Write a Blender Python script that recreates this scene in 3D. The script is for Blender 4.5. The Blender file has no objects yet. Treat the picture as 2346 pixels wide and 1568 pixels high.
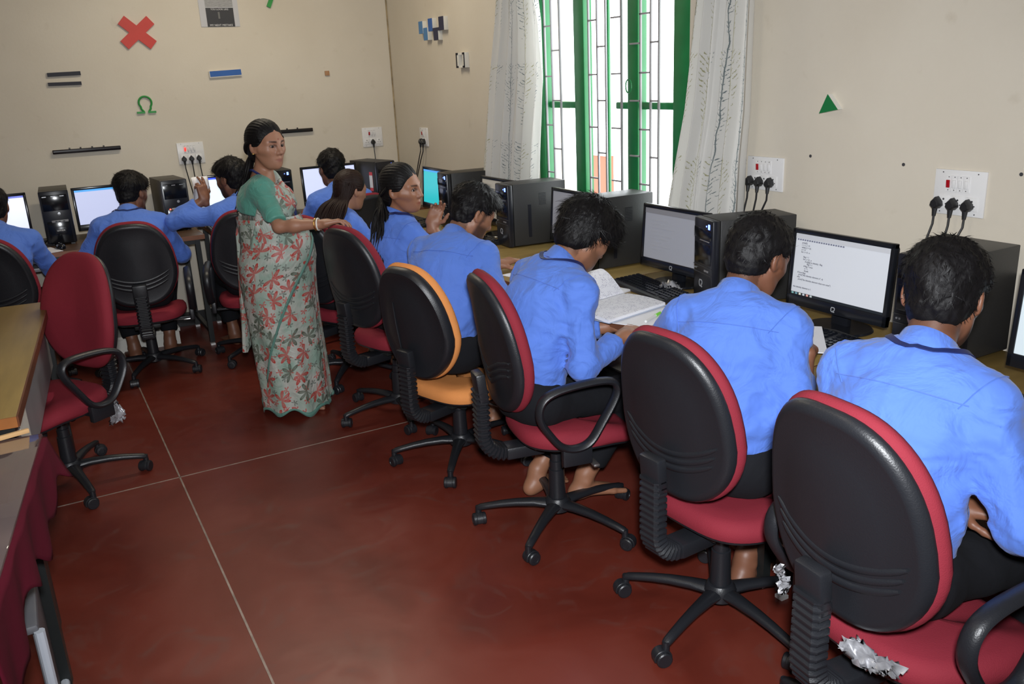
import bpy, bmesh, math, random, time
import numpy as np
from mathutils import Vector, Matrix
T0 = time.time()
rng = random.Random(7)
S = bpy.context.scene
COL = S.collection
rad = math.radians

# ------------------------------------------------------------------ camera, world, light, exposure
W, D, CEIL = 2.647, 6.593, 3.0          # window wall x, far wall y, ceiling height
cam_data = bpy.data.cameras.new('camera'); cam = bpy.data.objects.new('camera', cam_data); COL.objects.link(cam)
yaw, pitch, roll = rad(28.668), rad(17.292), rad(-2.656)
_f = Vector((math.sin(yaw)*math.cos(pitch), math.cos(yaw)*math.cos(pitch), -math.sin(pitch)))
_r = Vector((math.cos(yaw), -math.sin(yaw), 0)); _u = _r.cross(_f)
_r2 = math.cos(roll)*_r+math.sin(roll)*_u; _u2 = -math.sin(roll)*_r+math.cos(roll)*_u
cam.matrix_world = Matrix(((_r2.x, _u2.x, -_f.x, 0), (_r2.y, _u2.y, -_f.y, 0), (_r2.z, _u2.z, -_f.z, 1.68), (0, 0, 0, 1)))
cam_data.sensor_width = 36; cam_data.lens = 36*1968.57/2346; cam_data.clip_start = .02
S.camera = cam

world = bpy.data.worlds.new('world'); S.world = world; world.use_nodes = True
bg = world.node_tree.nodes['Background']; bg.inputs[0].default_value = (.93, .97, 1, 1); bg.inputs[1].default_value = 5.0

def add_light(name, kind, loc, power, color=(1, 1, 1), rot=(0, 0, 0), **kw):
    l = bpy.data.lights.new(name, kind); l.energy = power; l.color = color
    for k, v in kw.items(): setattr(l, k, v)
    o = bpy.data.objects.new(name, l); COL.objects.link(o); o.location = loc; o.rotation_euler = rot
    return o
# the photographer's flash, just above the lens
flash = add_light('camera_flash', 'SPOT', (.02, -.03, 1.82), 400, (.93, .96, 1), spot_size=rad(98), spot_blend=.9, shadow_soft_size=.05)
flash.rotation_euler = cam.matrix_world.to_euler()
S.view_settings.view_transform = 'Standard'; S.view_settings.look = 'None'
S.view_settings.gamma = 1; S.view_settings.use_curve_mapping = False
S.view_settings.exposure = 0.18

# ------------------------------------------------------------------ materials
MATS = {}
def new_mat(name):
    m = bpy.data.materials.new(name); m.use_nodes = True
    return m, m.node_tree.nodes, m.node_tree.links, m.node_tree.nodes['Principled BSDF']
def mat(name, col, rough=.5, metal=0., var=0., vscale=6., bump=0., bscale=40., emit=0., spec=.5, stretch=None, sheen=0.):
    if name in MATS: return MATS[name]
    m, N, L, b = new_mat(name)
    c = (col[0], col[1], col[2], 1)
    b.inputs['Base Color'].default_value = c; b.inputs['Roughness'].default_value = rough
    b.inputs['Metallic'].default_value = metal; b.inputs['Specular IOR Level'].default_value = spec
    if sheen: b.inputs['Sheen Weight'].default_value = sheen
    if emit:
        b.inputs['Emission Color'].default_value = c; b.inputs['Emission Strength'].default_value = emit
    tc = N.new('ShaderNodeTexCoord')
    src = tc.outputs['Object']
    if stretch:
        mp = N.new('ShaderNodeMapping'); mp.inputs['Scale'].default_value = stretch; L.new(src, mp.inputs[0]); src = mp.outputs[0]
    if var:
        n = N.new('ShaderNodeTexNoise'); n.inputs['Scale'].default_value = vscale; n.inputs['Detail'].default_value = 5
        L.new(src, n.inputs['Vector'])
        r = N.new('ShaderNodeMapRange'); r.inputs[1].default_value = .3; r.inputs[2].default_value = .7
        r.inputs[3].default_value = 1-var; r.inputs[4].default_value = 1+var
        L.new(n.outputs['Fac'], r.inputs[0])
        mx = N.new('ShaderNodeMix'); mx.data_type = 'RGBA'; mx.blend_type = 'MULTIPLY'; mx.inputs[0].default_value = 1
        mx.inputs[6].default_value = c; L.new(r.outputs[0], mx.inputs[7]); L.new(mx.outputs[2], b.inputs['Base Color'])
    if bump:
        n2 = N.new('ShaderNodeTexNoise'); n2.inputs['Scale'].default_value = bscale; n2.inputs['Detail'].default_value = 4
        L.new(src, n2.inputs['Vector'])
        bp = N.new('ShaderNodeBump'); bp.inputs['Strength'].default_value = bump; bp.inputs['Distance'].default_value = .004
        L.new(n2.outputs['Fac'], bp.inputs['Height']); L.new(bp.outputs[0], b.inputs['Normal'])
    MATS[name] = m
    return m

def math_node(N, L, op, a, b=None, c=None):
    n = N.new('ShaderNodeMath'); n.operation = op
    for i, v in enumerate((a, b, c)):
        if v is None: continue
        if isinstance(v, (int, float)): n.inputs[i].default_value = v
        else: L.new(v, n.inputs[i])
    return n.outputs[0]

# ------------------------------------------------------------------ object helpers
def tag(o, label=None, cat=None, group=None, kind=None):
    if label: o['label'] = label
    if cat: o['category'] = cat
    if group: o['group'] = group
    if kind: o['kind'] = kind
    return o
def empty(name, loc=(0, 0, 0), rz=0., label=None, cat=None, group=None):
    o = bpy.data.objects.new(name, None); COL.objects.link(o); o.location = loc; o.rotation_euler = (0, 0, rz)
    o.empty_display_size = .05
    return tag(o, label, cat, group)
def link(name, me, parent=None, loc=None, rot=None):
    o = bpy.data.objects.new(name, me); COL.objects.link(o)
    if parent: o.parent = parent
    if loc: o.location = loc
    if rot: o.rotation_euler = rot
    return o

class MB:
    """collects geometry for ONE mesh"""
    def __init__(s): s.v = []; s.f = []; s.uv = None; s.m = []; s.cm = 0
    def add(s, vs, fs, M=None):
        n = len(s.v)
        if M is not None: vs = [tuple(M @ Vector(v)) for v in vs]
        s.v += [tuple(v) for v in vs]; s.f += [tuple(i+n for i in f) for f in fs]; s.m += [s.cm]*len(fs)
        return s
    def box(s, c, h, M=None, bev=0.):
        # c centre, h half sizes ; bevelled with chamfers when bev>0
        cx, cy, cz = c; a, b, d = h
        if bev <= 0:
            vs = [(cx+i*a, cy+j*b, cz+k*d) for i in (-1, 1) for j in (-1, 1) for k in (-1, 1)]
            return s.add(vs, [(0, 1, 3, 2), (4, 6, 7, 5), (0, 4, 5, 1), (2, 3, 7, 6), (0, 2, 6, 4), (1, 5, 7, 3)], M)
        bm = bmesh.new(); bmesh.ops.create_cube(bm, size=2)
        for v in bm.verts: v.co = Vector((v.co.x*a, v.co.y*b, v.co.z*d))
        bmesh.ops.bevel(bm, geom=bm.edges[:], offset=min(bev, a*.95, b*.95, d*.95), segments=2, profile=.5, affect='EDGES')
        bm.verts.index_update()
        s.add([(v.co.x+cx, v.co.y+cy, v.co.z+cz) for v in bm.verts], [tuple(v.index for v in f.verts) for f in bm.faces], M); bm.free()
        return s
    def cyl(s, a, b, r1, r2=None, n=16, cap=True, M=None):
        if r2 is None: r2 = r1
        a = Vector(a); b = Vector(b); d = (b-a).normalized(); u = d.orthogonal().normalized(); w = d.cross(u)
        vs = []
        for p, r in ((a, r1), (b, r2)):
            for i in range(n):
                t = 2*math.pi*i/n; vs.append(p+r*(math.cos(t)*u+math.sin(t)*w))
        fs = [(i, (i+1) % n, n+(i+1) % n, n+i) for i in range(n)]
        if cap: fs += [tuple(range(n-1, -1, -1)), tuple(range(n, 2*n))]
        return s.add(vs, fs, M)
    def lathe(s, prof, n=20, M=None, axis='z'):
        vs = []; fs = []
        for r, z in prof:
            for i in range(n):
                t = 2*math.pi*i/n
                p = (r*math.cos(t), r*math.sin(t), z)
                if axis == 'y': p = (p[0], p[2], p[1])
                if axis == 'x': p = (p[2], p[0], p[1])
                vs.append(p)
        for k in range(len(prof)-1):
            for i in range(n):
                fs.append((k*n+i, k*n+(i+1) % n, (k+1)*n+(i+1) % n, (k+1)*n+i))
        fs += [tuple(range(n-1, -1, -1)), tuple(range((len(prof)-1)*n, len(prof)*n))]
        return s.add(vs, fs, M)
    def loft(s, rings, closed=True, cap=True, M=None):
        n = len(rings[0]); vs = [p for r in rings for p in r]; fs = []
        for k in range(len(rings)-1):
            for i in range(n if closed else n-1):
                j = (i+1) % n
                fs.append((k*n+i, k*n+j, (k+1)*n+j, (k+1)*n+i))
        if cap and closed: fs += [tuple(range(n-1, -1, -1)), tuple(range((len(rings)-1)*n, len(rings)*n))]
        return s.add(vs, fs, M)
    def tube(s, pts, r, n=8, cap=True, flat=None, side=None, closed=False, M=None):
        # r: number or list ; flat=(a,b) scales section in (side, other)
        pts = [Vector(p) for p in pts]; m = len(pts); rings = []
        prev = None
        for i, p in enumerate(pts):
            if closed: t = pts[(i+1) % m]-pts[(i-1) % m]
            else: t = pts[min(i+1, m-1)]-pts[max(i-1, 0)]
            t.normalize()
            if side is not None:
                u = Vector(side); u = (u-t*u.dot(t)).normalized()
            elif prev is None: u = t.orthogonal().normalized()
            else: u = (prev-t*prev.dot(t)).normalized()
            prev = u; w = t.cross(u)
            rr = r[i] if isinstance(r, (list, tuple)) else r
            fa, fb = flat if flat else (1, 1)
            rings.append([tuple(p+rr*(fa*math.cos(2*math.pi*k/n)*u+fb*math.sin(2*math.pi*k/n)*w)) for k in range(n)])
        if closed: rings.append(rings[0])
        return s.loft(rings, cap=cap and not closed, M=M)
    def mesh(s, name, mats, smooth=35, fixn=True):
        me = bpy.data.meshes.new(name); me.from_pydata(s.v, [], s.f)
        mats = mats if isinstance(mats, (list, tuple)) else [mats]
        for m in mats: me.materials.append(m)
        if len(mats) > 1: me.polygons.foreach_set('material_index', s.m)
        if fixn:
            bm = bmesh.new(); bm.from_mesh(me); bmesh.ops.recalc_face_normals(bm, faces=bm.faces); bm.to_mesh(me); bm.free()
        if smooth:
            me.polygons.foreach_set('use_smooth', [True]*len(me.polygons))
            me.set_sharp_from_angle(angle=rad(smooth))
        me.update()
        return me
    def build(s, name, mats, parent=None, loc=None, rot=None, smooth=35):
        return link(name, s.mesh(name, mats, smooth), parent, loc, rot)

def clone_tree(root, loc, rz, label, group=None, cat=None):
    r = root.copy(); COL.objects.link(r); r.location = loc; r.rotation_euler = (0, 0, rz)
    r['label'] = label
    if group: r['group'] = group
    for ch in list(root.children):
        c = ch.copy(); COL.objects.link(c); c.parent = r
        for g in list(ch.children):
            d = g.copy(); COL.objects.link(d); d.parent = c
    return r
def text_mesh(txt, size, extr=.0004, align='LEFT'):
    cu = bpy.data.curves.new('txt', 'FONT'); cu.body = txt; cu.size = size; cu.extrude = extr; cu.align_x = align; cu.resolution_u = 2
    o = bpy.data.objects.new('txt', cu); COL.objects.link(o)
    dg = bpy.context.evaluated_depsgraph_get(); me = bpy.data.meshes.new_from_object(o.evaluated_get(dg))
    bpy.data.objects.remove(o); bpy.data.curves.remove(cu)
    return me

# ------------------------------------------------------------------ signed distance modelling (for people, hair, crumpled things)
def V3(*a): return np.array(a, np.float32)
def nrm(v): v = np.asarray(v, np.float64); return (v/np.linalg.norm(v)).astype(np.float32)
def ln(v): return np.sqrt(np.einsum('ij,ij->i', v, v))
def smin(a, b, k):
    h = np.maximum(k-np.abs(a-b), 0)/k
    return np.minimum(a, b)-h*h*k*.25
def smax(a, b, k): return -smin(-a, -b, k)
def caps(p, a, b, r1, r2):
    a = V3(*a); b = V3(*b); ba = b-a; q = p-a
    t = np.clip(q@ba/max(float(ba@ba), 1e-9), 0, 1)
    return ln(q-t[:, None]*ba)-(r1+(r2-r1)*t)
def ecaps(p, a, b, e1, e2, side):
    # capsule with elliptical section: e=(half width along side, half depth)
    a = V3(*a); b = V3(*b); ba = b-a; q = p-a
    t = np.clip(q@ba/max(float(ba@ba), 1e-9), 0, 1)
    q = q-t[:, None]*ba
    s = nrm(side); u = q@s; v2 = np.maximum(np.einsum('ij,ij->i', q, q)-u*u, 0)
    w = e1[0]+(e2[0]-e1[0])*t; d = e1[1]+(e2[1]-e1[1])*t
    k0 = np.sqrt((u/w)**2+v2/d**2)
    k1 = np.sqrt((u/w**2)**2+v2/d**4)+1e-9
    return k0*(k0-1)/k1
def ell(p, c, r):
    q = p-V3(*c); r = V3(*r)
    k0 = ln(q/r); k1 = ln(q/(r*r))+1e-9
    return k0*(k0-1)/k1
def sph(p, c, r): return ln(p-V3(*c))-r
def rbox(p, c, h, r):
    q = np.abs(p-V3(*c))-(V3(*h)-r)
    return ln(np.maximum(q, 0))+np.minimum(q.max(1), 0)-r
def wob(p, f, seed=0):
    # cheap smooth noise in about -1..1
    rr = np.random.RandomState(seed); out = 0
    for k in range(4):
        a = rr.normal(size=(3, 3)); ph = rr.rand(3)*6.28
        q = (p@a.T.astype(np.float32))*f*(.7+.35*k)+ph.astype(np.float32)
        out = out+np.sin(q[:, 0]+1.3*np.sin(q[:, 1]+.9*np.sin(q[:, 2])))/(1+.4*k)
    return out/2.2

def surface_nets(fn, lo, hi, h, slack=.03):
    """mesh of fn=0 : returns verts (n,3), quads (m,4)"""
    B = 4
    lo = np.array(lo, np.float32); hi = np.array(hi, np.float32)
    nb = np.maximum(np.ceil((hi-lo)/(h*B)).astype(int), 1); n = nb*B
    bc = [lo[i]+(np.arange(nb[i])+.5)*h*B-h*.5 for i in range(3)]
    g = np.stack(np.meshgrid(*bc, indexing='ij'), -1).reshape(-1, 3).astype(np.float32)
    cd = fn(g)
    act = np.abs(cd) < h*B*.9+slack
    F = np.where(cd > 0, 1., -1.).astype(np.float32).reshape(nb)
    F = F.repeat(B, 0).repeat(B, 1).repeat(B, 2)
    idx = np.argwhere(act.reshape(nb))
    if not len(idx): return np.zeros((0, 3)), np.zeros((0, 4), int)
    off = np.stack(np.meshgrid(*[np.arange(B)]*3, indexing='ij'), -1).reshape(-1, 3)
    vi = (idx[:, None, :]*B+off[None]).reshape(-1, 3)
    vals = np.empty(len(vi), np.float32)
    for s0 in range(0, len(vi), 400000):
        c = vi[s0:s0+400000]; vals[s0:s0+400000] = fn(lo+c.astype(np.float32)*h)
    F[vi[:, 0], vi[:, 1], vi[:, 2]] = vals
    I = F < 0
    cs = np.zeros(np.array(I.shape)-1, np.int8)
    for i in (0, 1):
        for j in (0, 1):
            for k in (0, 1):
                cs += I[i:I.shape[0]-1+i, j:I.shape[1]-1+j, k:I.shape[2]-1+k]
    cells = np.argwhere((cs > 0) & (cs < 8))
    if not len(cells): return np.zeros((0, 3)), np.zeros((0, 4), int)
    cid = -np.ones(cs.shape, np.int32); cid[cells[:, 0], cells[:, 1], cells[:, 2]] = np.arange(len(cells))
    acc = np.zeros((len(cells), 3)); cnt = np.zeros(len(cells))
    cor = [(i, j, k) for i in (0, 1) for j in (0, 1) for k in (0, 1)]
    cv = {c: F[cells[:, 0]+c[0], cells[:, 1]+c[1], cells[:, 2]+c[2]] for c in cor}
    for c in cor:
        for ax in range(3):
            if c[ax] == 0:
                e = list(c); e[ax] = 1; e = tuple(e)
                a, b = cv[c], cv[e]; m = (a < 0) != (b < 0)
                t = np.where(m, a/(a-b+1e-12), 0)
                pt = np.array(c, float)[None].repeat(len(cells), 0); pt[:, ax] += t
                acc[m] += pt[m]; cnt[m] += 1
    verts = lo+(cells+acc/cnt[:, None])*h
    quads = []
    for ax in range(3):
        a1, a2 = (ax+1) % 3, (ax+2) % 3
        sl0 = [slice(None)]*3; sl1 = [slice(None)]*3
        sl0[ax] = slice(0, -1); sl1[ax] = slice(1, None)
        x0, x1 = I[tuple(sl0)], I[tuple(sl1)]
        ed = np.argwhere(x0 != x1)
        ok = (ed[:, a1] > 0) & (ed[:, a2] > 0) & (ed[:, a1] < cs.shape[a1]) & (ed[:, a2] < cs.shape[a2])
        ed = ed[ok]
        flip = x0[ed[:, 0], ed[:, 1], ed[:, 2]]
        def cc(d1, d2):
            q = ed.copy(); q[:, a1] += d1; q[:, a2] += d2
            return cid[q[:, 0], q[:, 1], q[:, 2]]
        q = np.stack([cc(-1, -1), cc(0, -1), cc(0, 0), cc(-1, 0)], 1)
        q[~flip] = q[~flip][:, ::-1]
        quads.append(q)
    quads = np.concatenate(quads); quads = quads[(quads >= 0).all(1)]
    return verts, quads

def np_mesh(name, verts, quads, mats, smooth=True, col=None, uv=None, midx=None):
    me = bpy.data.meshes.new(name)
    nv, nf, k = len(verts), len(quads), quads.shape[1] if len(quads) else 4
    me.vertices.add(nv); me.vertices.foreach_set('co', np.asarray(verts, np.float32).ravel())
    me.loops.add(nf*k); me.loops.foreach_set('vertex_index', np.asarray(quads, np.int32).ravel())
    me.polygons.add(nf); me.polygons.foreach_set('loop_start', np.arange(0, nf*k, k, dtype=np.int32))
    if smooth: me.polygons.foreach_set('use_smooth', np.ones(nf, bool))
    for m in (mats if isinstance(mats, (list, tuple)) else [mats]): me.materials.append(m)
    if midx is not None: me.polygons.foreach_set('material_index', np.asarray(midx, np.int32))
    if uv is not None:
        l = me.uv_layers.new(name='UVMap'); l.data.foreach_set('uv', np.asarray(uv, np.float32)[np.asarray(quads).ravel()].ravel())
    if col is not None:
        a = me.color_attributes.new('Col', 'FLOAT_COLOR', 'POINT')
        c4 = np.ones((nv, 4), np.float32); c4[:, :3] = col; a.data.foreach_set('color', c4.ravel())
    me.update(calc_edges=True); me.validate()
    return me
# ------------------------------------------------------------------ room shell
def wall_material():
    m, N, L, b = new_mat('cream_wall_paint')
    tc = N.new('ShaderNodeTexCoord')
    n = N.new('ShaderNodeTexNoise'); n.inputs['Scale'].default_value = 1.3; n.inputs['Detail'].default_value = 6; L.new(tc.outputs['Object'], n.inputs[0])
    r = N.new('ShaderNodeValToRGB'); r.color_ramp.elements[0].position = .3; r.color_ramp.elements[1].position = .72
    r.color_ramp.elements[0].color = (.56, .50, .405, 1); r.color_ramp.elements[1].color = (.63, .575, .48, 1)
    L.new(n.outputs['Fac'], r.inputs[0])
    # scattered grime spots with a shape of their own
    n2 = N.new('ShaderNodeTexNoise'); n2.inputs['Scale'].default_value = 9; n2.inputs['Detail'].default_value = 8; L.new(tc.outputs['Object'], n2.inputs[0])
    r2 = N.new('ShaderNodeMapRange'); r2.inputs[1].default_value = .66; r2.inputs[2].default_value = .78; r2.inputs[3].default_value = 0; r2.inputs[4].default_value = .25; L.new(n2.outputs['Fac'], r2.inputs[0])
    mx = N.new('ShaderNodeMix'); mx.data_type = 'RGBA'; L.new(r2.outputs[0], mx.inputs[0]); L.new(r.outputs[0], mx.inputs[6]); mx.inputs[7].default_value = (.36, .29, .2, 1)
    L.new(mx.outputs[2], b.inputs['Base Color']); b.inputs['Roughness'].default_value = .62
    n3 = N.new('ShaderNodeTexNoise'); n3.inputs['Scale'].default_value = 60; L.new(tc.outputs['Object'], n3.inputs[0])
    bp = N.new('ShaderNodeBump'); bp.inputs['Strength'].default_value = .12; bp.inputs['Distance'].default_value = .004; L.new(n3.outputs['Fac'], bp.inputs['Height']); L.new(bp.outputs[0], b.inputs['Normal'])
    return m
WALL = wall_material()
def floor_material():
    m, N, L, b = new_mat('red_oxide_floor')
    tc = N.new('ShaderNodeTexCoord')
    n = N.new('ShaderNodeTexNoise'); n.inputs['Scale'].default_value = 1.7; n.inputs['Detail'].default_value = 7; n.inputs['Distortion'].default_value = 1.2; L.new(tc.outputs['Object'], n.inputs[0])
    r = N.new('ShaderNodeValToRGB'); e = r.color_ramp.elements
    e[0].position = .28; e[0].color = (.095, .0155, .0095, 1); e[1].position = .75; e[1].color = (.170, .038, .026, 1)
    q = e.new(.52); q.color = (.136, .0235, .0145, 1)
    L.new(n.outputs['Fac'], r.inputs[0])
    n2 = N.new('ShaderNodeTexNoise'); n2.inputs['Scale'].default_value = 4.5; n2.inputs['Detail'].default_value = 9; n2.inputs['Distortion'].default_value = 2.; L.new(tc.outputs['Object'], n2.inputs[0])
    r2 = N.new('ShaderNodeMapRange'); r2.inputs[1].default_value = .58; r2.inputs[2].default_value = .8; r2.inputs[4].default_value = .55; L.new(n2.outputs['Fac'], r2.inputs[0])
    mx = N.new('ShaderNodeMix'); mx.data_type = 'RGBA'; L.new(r2.outputs[0], mx.inputs[0]); L.new(r.outputs[0], mx.inputs[6]); mx.inputs[7].default_value = (.105, .055, .046, 1)
    L.new(mx.outputs[2], b.inputs['Base Color'])
    r3 = N.new('ShaderNodeMapRange'); r3.inputs[3].default_value = .22; r3.inputs[4].default_value = .46; L.new(n2.outputs['Fac'], r3.inputs[0]); L.new(r3.outputs[0], b.inputs['Roughness'])
    b.inputs['Specular IOR Level'].default_value = .4
    n3 = N.new('ShaderNodeTexNoise'); n3.inputs['Scale'].default_value = 14; n3.inputs['Detail'].default_value = 5; L.new(tc.outputs['Object'], n3.inputs[0])
    bp = N.new('ShaderNodeBump'); bp.inputs['Strength'].default_value = .1; bp.inputs['Distance'].default_value = .006; L.new(n3.outputs['Fac'], bp.inputs['Height']); L.new(bp.outputs[0], b.inputs['Normal'])
    return m
FLOOR = floor_material()
M_WHITE = mat('white_paint', (.75, .74, .70), .6, var=.04)
M_GREEN = mat('green_window_paint', (.012, .17, .05), .35, var=.12, vscale=9)
M_BLACKM = mat('black_metal_frame', (.012, .014, .014), .4)
M_PLASTIC = mat('black_plastic', (.0135, .0145, .018), .38, bump=.15, bscale=300)
M_PLGLOSS = mat('glossy_black_plastic', (.006, .007, .01), .16)
M_DKPL = mat('dark_grey_plastic', (.045, .045, .048), .5)

def structure(name, mb, m, parent=None):
    o = mb.build(name, m, parent); o['kind'] = 'structure' if parent is None else ''
    if parent is not None: del o['kind']
    return o
XL, YB = -3.0, -1.6
# floor: four big panels separated by pale divider strips, on a bed
joint_x = -.075
JY = 3.665; a0 = math.atan2(.0, 1)
structure('floor', MB().box(((XL+W)/2, (YB+D)/2, -.06), ((W-XL)/2+.25, (D-YB)/2+.25, .06)), FLOOR)
fl = bpy.data.objects['floor']
M_STRIP = mat('pale_divider_strip', (.26, .20, .165), .4, var=.3, vscale=20)
o = MB().box((.363, (YB+D)/2, .0002), (.0035, (D-YB)/2, .0012)).build('divider_strip', M_STRIP, fl)
o = MB().box(((XL+W)/2, 3.865, .0002), ((W-XL)/2, .0028, .0012)).build('divider_strip', M_STRIP, fl)
structure('ceiling', MB().box(((XL+W)/2, (YB+D)/2, CEIL+.06), ((W-XL)/2+.25, (D-YB)/2+.25, .06)), M_WHITE)
structure('wall_back', MB().box(((XL+W)/2, D+.11, CEIL/2), ((W-XL)/2+.25, .11, CEIL/2)), WALL)
WY0, WY1, WZ0, WZ1 = 3.09, 4.40, .93, 2.42
mb = MB()
mb.box((W+.11, (YB+WY0)/2, CEIL/2), (.11, (WY0-YB)/2, CEIL/2))
mb.box((W+.11, (WY1+D)/2, CEIL/2), (.11, (D-WY1)/2, CEIL/2))
mb.box((W+.11, (WY0+WY1)/2, WZ0/2), (.11, (WY1-WY0)/2, WZ0/2))
mb.box((W+.11, (WY0+WY1)/2, (WZ1+CEIL)/2), (.11, (WY1-WY0)/2, (CEIL-WZ1)/2))
structure('wall_right', mb, WALL)
mb = MB()
mb.box((XL-.11, (YB+D)/2, CEIL/2), (.11, (D-YB)/2, CEIL/2))
structure('wall_left', mb, WALL)
structure('wall_front', MB().box(((XL+W)/2, YB-.11, CEIL/2), ((W-XL)/2+.25, .11, CEIL/2)), WALL)
structure('baseboard_back', MB().box(((XL+W)/2, D-.008, .05), ((W-XL)/2, .008, .05)), mat('black_skirting', (.01, .01, .011), .35))
structure('baseboard_right', MB().box((W-.008, (YB+D)/2, .05), (.008, (D-YB)/2-.02, .05)), MATS['black_skirting'])
# damp crack line down the room corner
structure('trim_1', MB().tube([(W-.004, D-.004, z) for z in np.linspace(.8, 2.9, 12)], .006, 6), mat('corner_grime', (.30, .23, .13), .8, var=.4, vscale=14))

# ------------------------------------------------------------------ window with green frame and grille
win = empty('window_1', (W, 3.745, WZ0)); win['kind'] = 'structure'
def wbox(name, y0, y1, z0, z1, x0, x1, m, bev=.004):
    return MB().box(((x0+x1)/2-W, (y0+y1)/2-3.745, (z0+z1)/2-WZ0), ((x1-x0)/2, (y1-y0)/2, (z1-z0)/2), bev=bev).build(name, m, win)
wbox('frame_post', 4.335, 4.40, WZ0, WZ1, W+.0, W+.075, M_GREEN)
wbox('frame_post', 3.09, 3.20, WZ0, WZ1, W+.0, W+.075, M_GREEN)
wbox('mullion', 3.965, 4.06, WZ0, WZ1, W+.03, W+.085, M_GREEN)
wbox('mullion', 3.50, 3.585, WZ0, WZ1, W+.03, W+.085, M_GREEN)
wbox('frame_sill', 3.2, 4.335, WZ0, WZ0+.05, W, W+.075, M_GREEN)
wbox('frame_head', 3.2, 4.335, WZ1-.06, WZ1, W, W+.075, M_GREEN)
for y0, y1 in ((4.06, 4.335), (3.585, 3.70), (3.2, 3.50)): wbox('transom', y0, y1, 1.487, 1.523, W+.04, W+.075, M_GREEN, .008)
# a casement leaf folded open outside: stile and rails
wbox('casement_leaf', 3.925, 3.95, WZ0+.05, WZ1-.06, W+.16, W+.175, M_GREEN)
M_GRILL = mat('grey_grille_steel', (.30, .29, .30), .5)
bars = [4.328, 4.258, 4.175, 3.897, 3.82, 3.746, 3.615, 3.462, 3.384, 3.322]
for y in bars: wbox('grille_bar', y-.005, y+.005, WZ0+.05, WZ1-.06, W+.012, W+.022, M_GRILL, .001)
def rung(y0, y1, zs):
    for z in zs: wbox('grille_rung', y0, y1, z-.004, z+.004, W+.012, W+.022, M_GRILL, .001)
za = [1.0+.265*k for k in range(6)]; zb = [1.13+.265*k for k in range(5)]
rung(4.258, 4.335, zb); rung(4.175, 4.258, za); rung(3.82, 3.897, zb); rung(3.746, 3.82, za); rung(3.615, 3.70, zb)
rung(3.384, 3.47, zb); rung(3.322, 3.384, za); rung(3.46, 3.545, za); rung(4.328, 4.39, za); rung(3.09, 3.14, za)
# ring handles
for y in (4.37, 3.52):
    MB().tube([(W-.012-W, y-3.745+.022*math.cos(t), 1.60-WZ0+.032*math.sin(t)) for t in np.linspace(0, 6.283, 17)[:-1]], .0035, 6, closed=True).build('ring_handle', M_GREEN, win)

# pale house across the lane with an orange parapet, seen burnt out through the window
hs = empty('house', (8.0, 11.6, -3), 0, 'orange walled outhouse seen through the window', 'building')
M_PALE = mat('pale_render', (.8, .78, .74), .8); M_ORANGE = mat('orange_render', (.26, .075, .04), .8)
MB().box((.06, 0, 1.7), (.06, .36, 1.7)).build('wall', M_ORANGE, hs)
MB().box((.06, 0, 3.42), (.09, .38, .03)).build('roof_slab', M_PALE, hs)
MB().box((-.01, 0, 1.9), (.02, .2, .3)).build('window', M_DKPL, hs)

# ------------------------------------------------------------------ curtains
def curtain_material():
    m, N, L, b = new_mat('printed_white_curtain')
    uv = N.new('ShaderNodeUVMap'); sep = N.new('ShaderNodeSeparateXYZ'); L.new(uv.outputs[0], sep.inputs[0])
    nz = N.new('ShaderNodeTexNoise'); nz.inputs['Scale'].default_value = 7; nz.inputs['Detail'].default_value = 4; L.new(uv.outputs[0], nz.inputs[0])
    nf = N.new('ShaderNodeTexNoise'); nf.inputs['Scale'].default_value = 45; nf.inputs['Detail'].default_value = 3; L.new(uv.outputs[0], nf.inputs[0])
    M = lambda op, a, b_=None: math_node(N, L, op, a, b_)
    u = M('ADD', sep.outputs[0], M('MULTIPLY', M('SUBTRACT', nz.outputs['Fac'], .5), .05)); v = sep.outputs[1]
    def fern(period, shift, step, col_w):
        q = M('SUBTRACT', M('FRACT', M('ADD', M('DIVIDE', u, period), shift)), .5); du = M('MULTIPLY', M('ABSOLUTE', q), period)
        stem = M('LESS_THAN', du, .0024)
        ph = M('FRACT', M('DIVIDE', M('ADD', M('SUBTRACT', v, M('MULTIPLY', du, .9)), M('MULTIPLY', nf.outputs['Fac'], .035)), step))
        br = M('MULTIPLY', M('LESS_THAN', ph, .20), M('LESS_THAN', du, M('MULTIPLY', M('FRACT', M('MULTIPLY', v, 2.3)), col_w)))
        br = M('MULTIPLY', br, M('GREATER_THAN', nf.outputs['Fac'], .50))
        return M('MAXIMUM', stem, br)
    f1 = fern(.30, .2, .017, .055); f2 = fern(.30, .7, .022, .06)
    m1 = N.new('ShaderNodeMix'); m1.data_type = 'RGBA'; m1.inputs[6].default_value = (.86, .85, .82, 1); m1.inputs[7].default_value = (.09, .15, .17, 1)
    L.new(M('MULTIPLY', f1, .8), m1.inputs[0])
    m2 = N.new('ShaderNodeMix'); m2.data_type = 'RGBA'; L.new(m1.outputs[2], m2.inputs[6]); m2.inputs[7].default_value = (.42, .40, .18, 1)
    L.new(M('MULTIPLY', f2, .8), m2.inputs[0])
    L.new(m2.outputs[2], b.inputs['Base Color']); b.inputs['Roughness'].default_value = .8
    tr = N.new('ShaderNodeBsdfTranslucent'); L.new(m2.outputs[2], tr.inputs[0])
    mix = N.new('ShaderNodeMixShader'); mix.inputs[0].default_value = .5; L.new(b.outputs[0], mix.inputs[1]); L.new(tr.outputs[0], mix.inputs[2])
    L.new(mix.outputs[0], N['Material Output'].inputs[0])
    return m
M_CURT = curtain_material()
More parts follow.
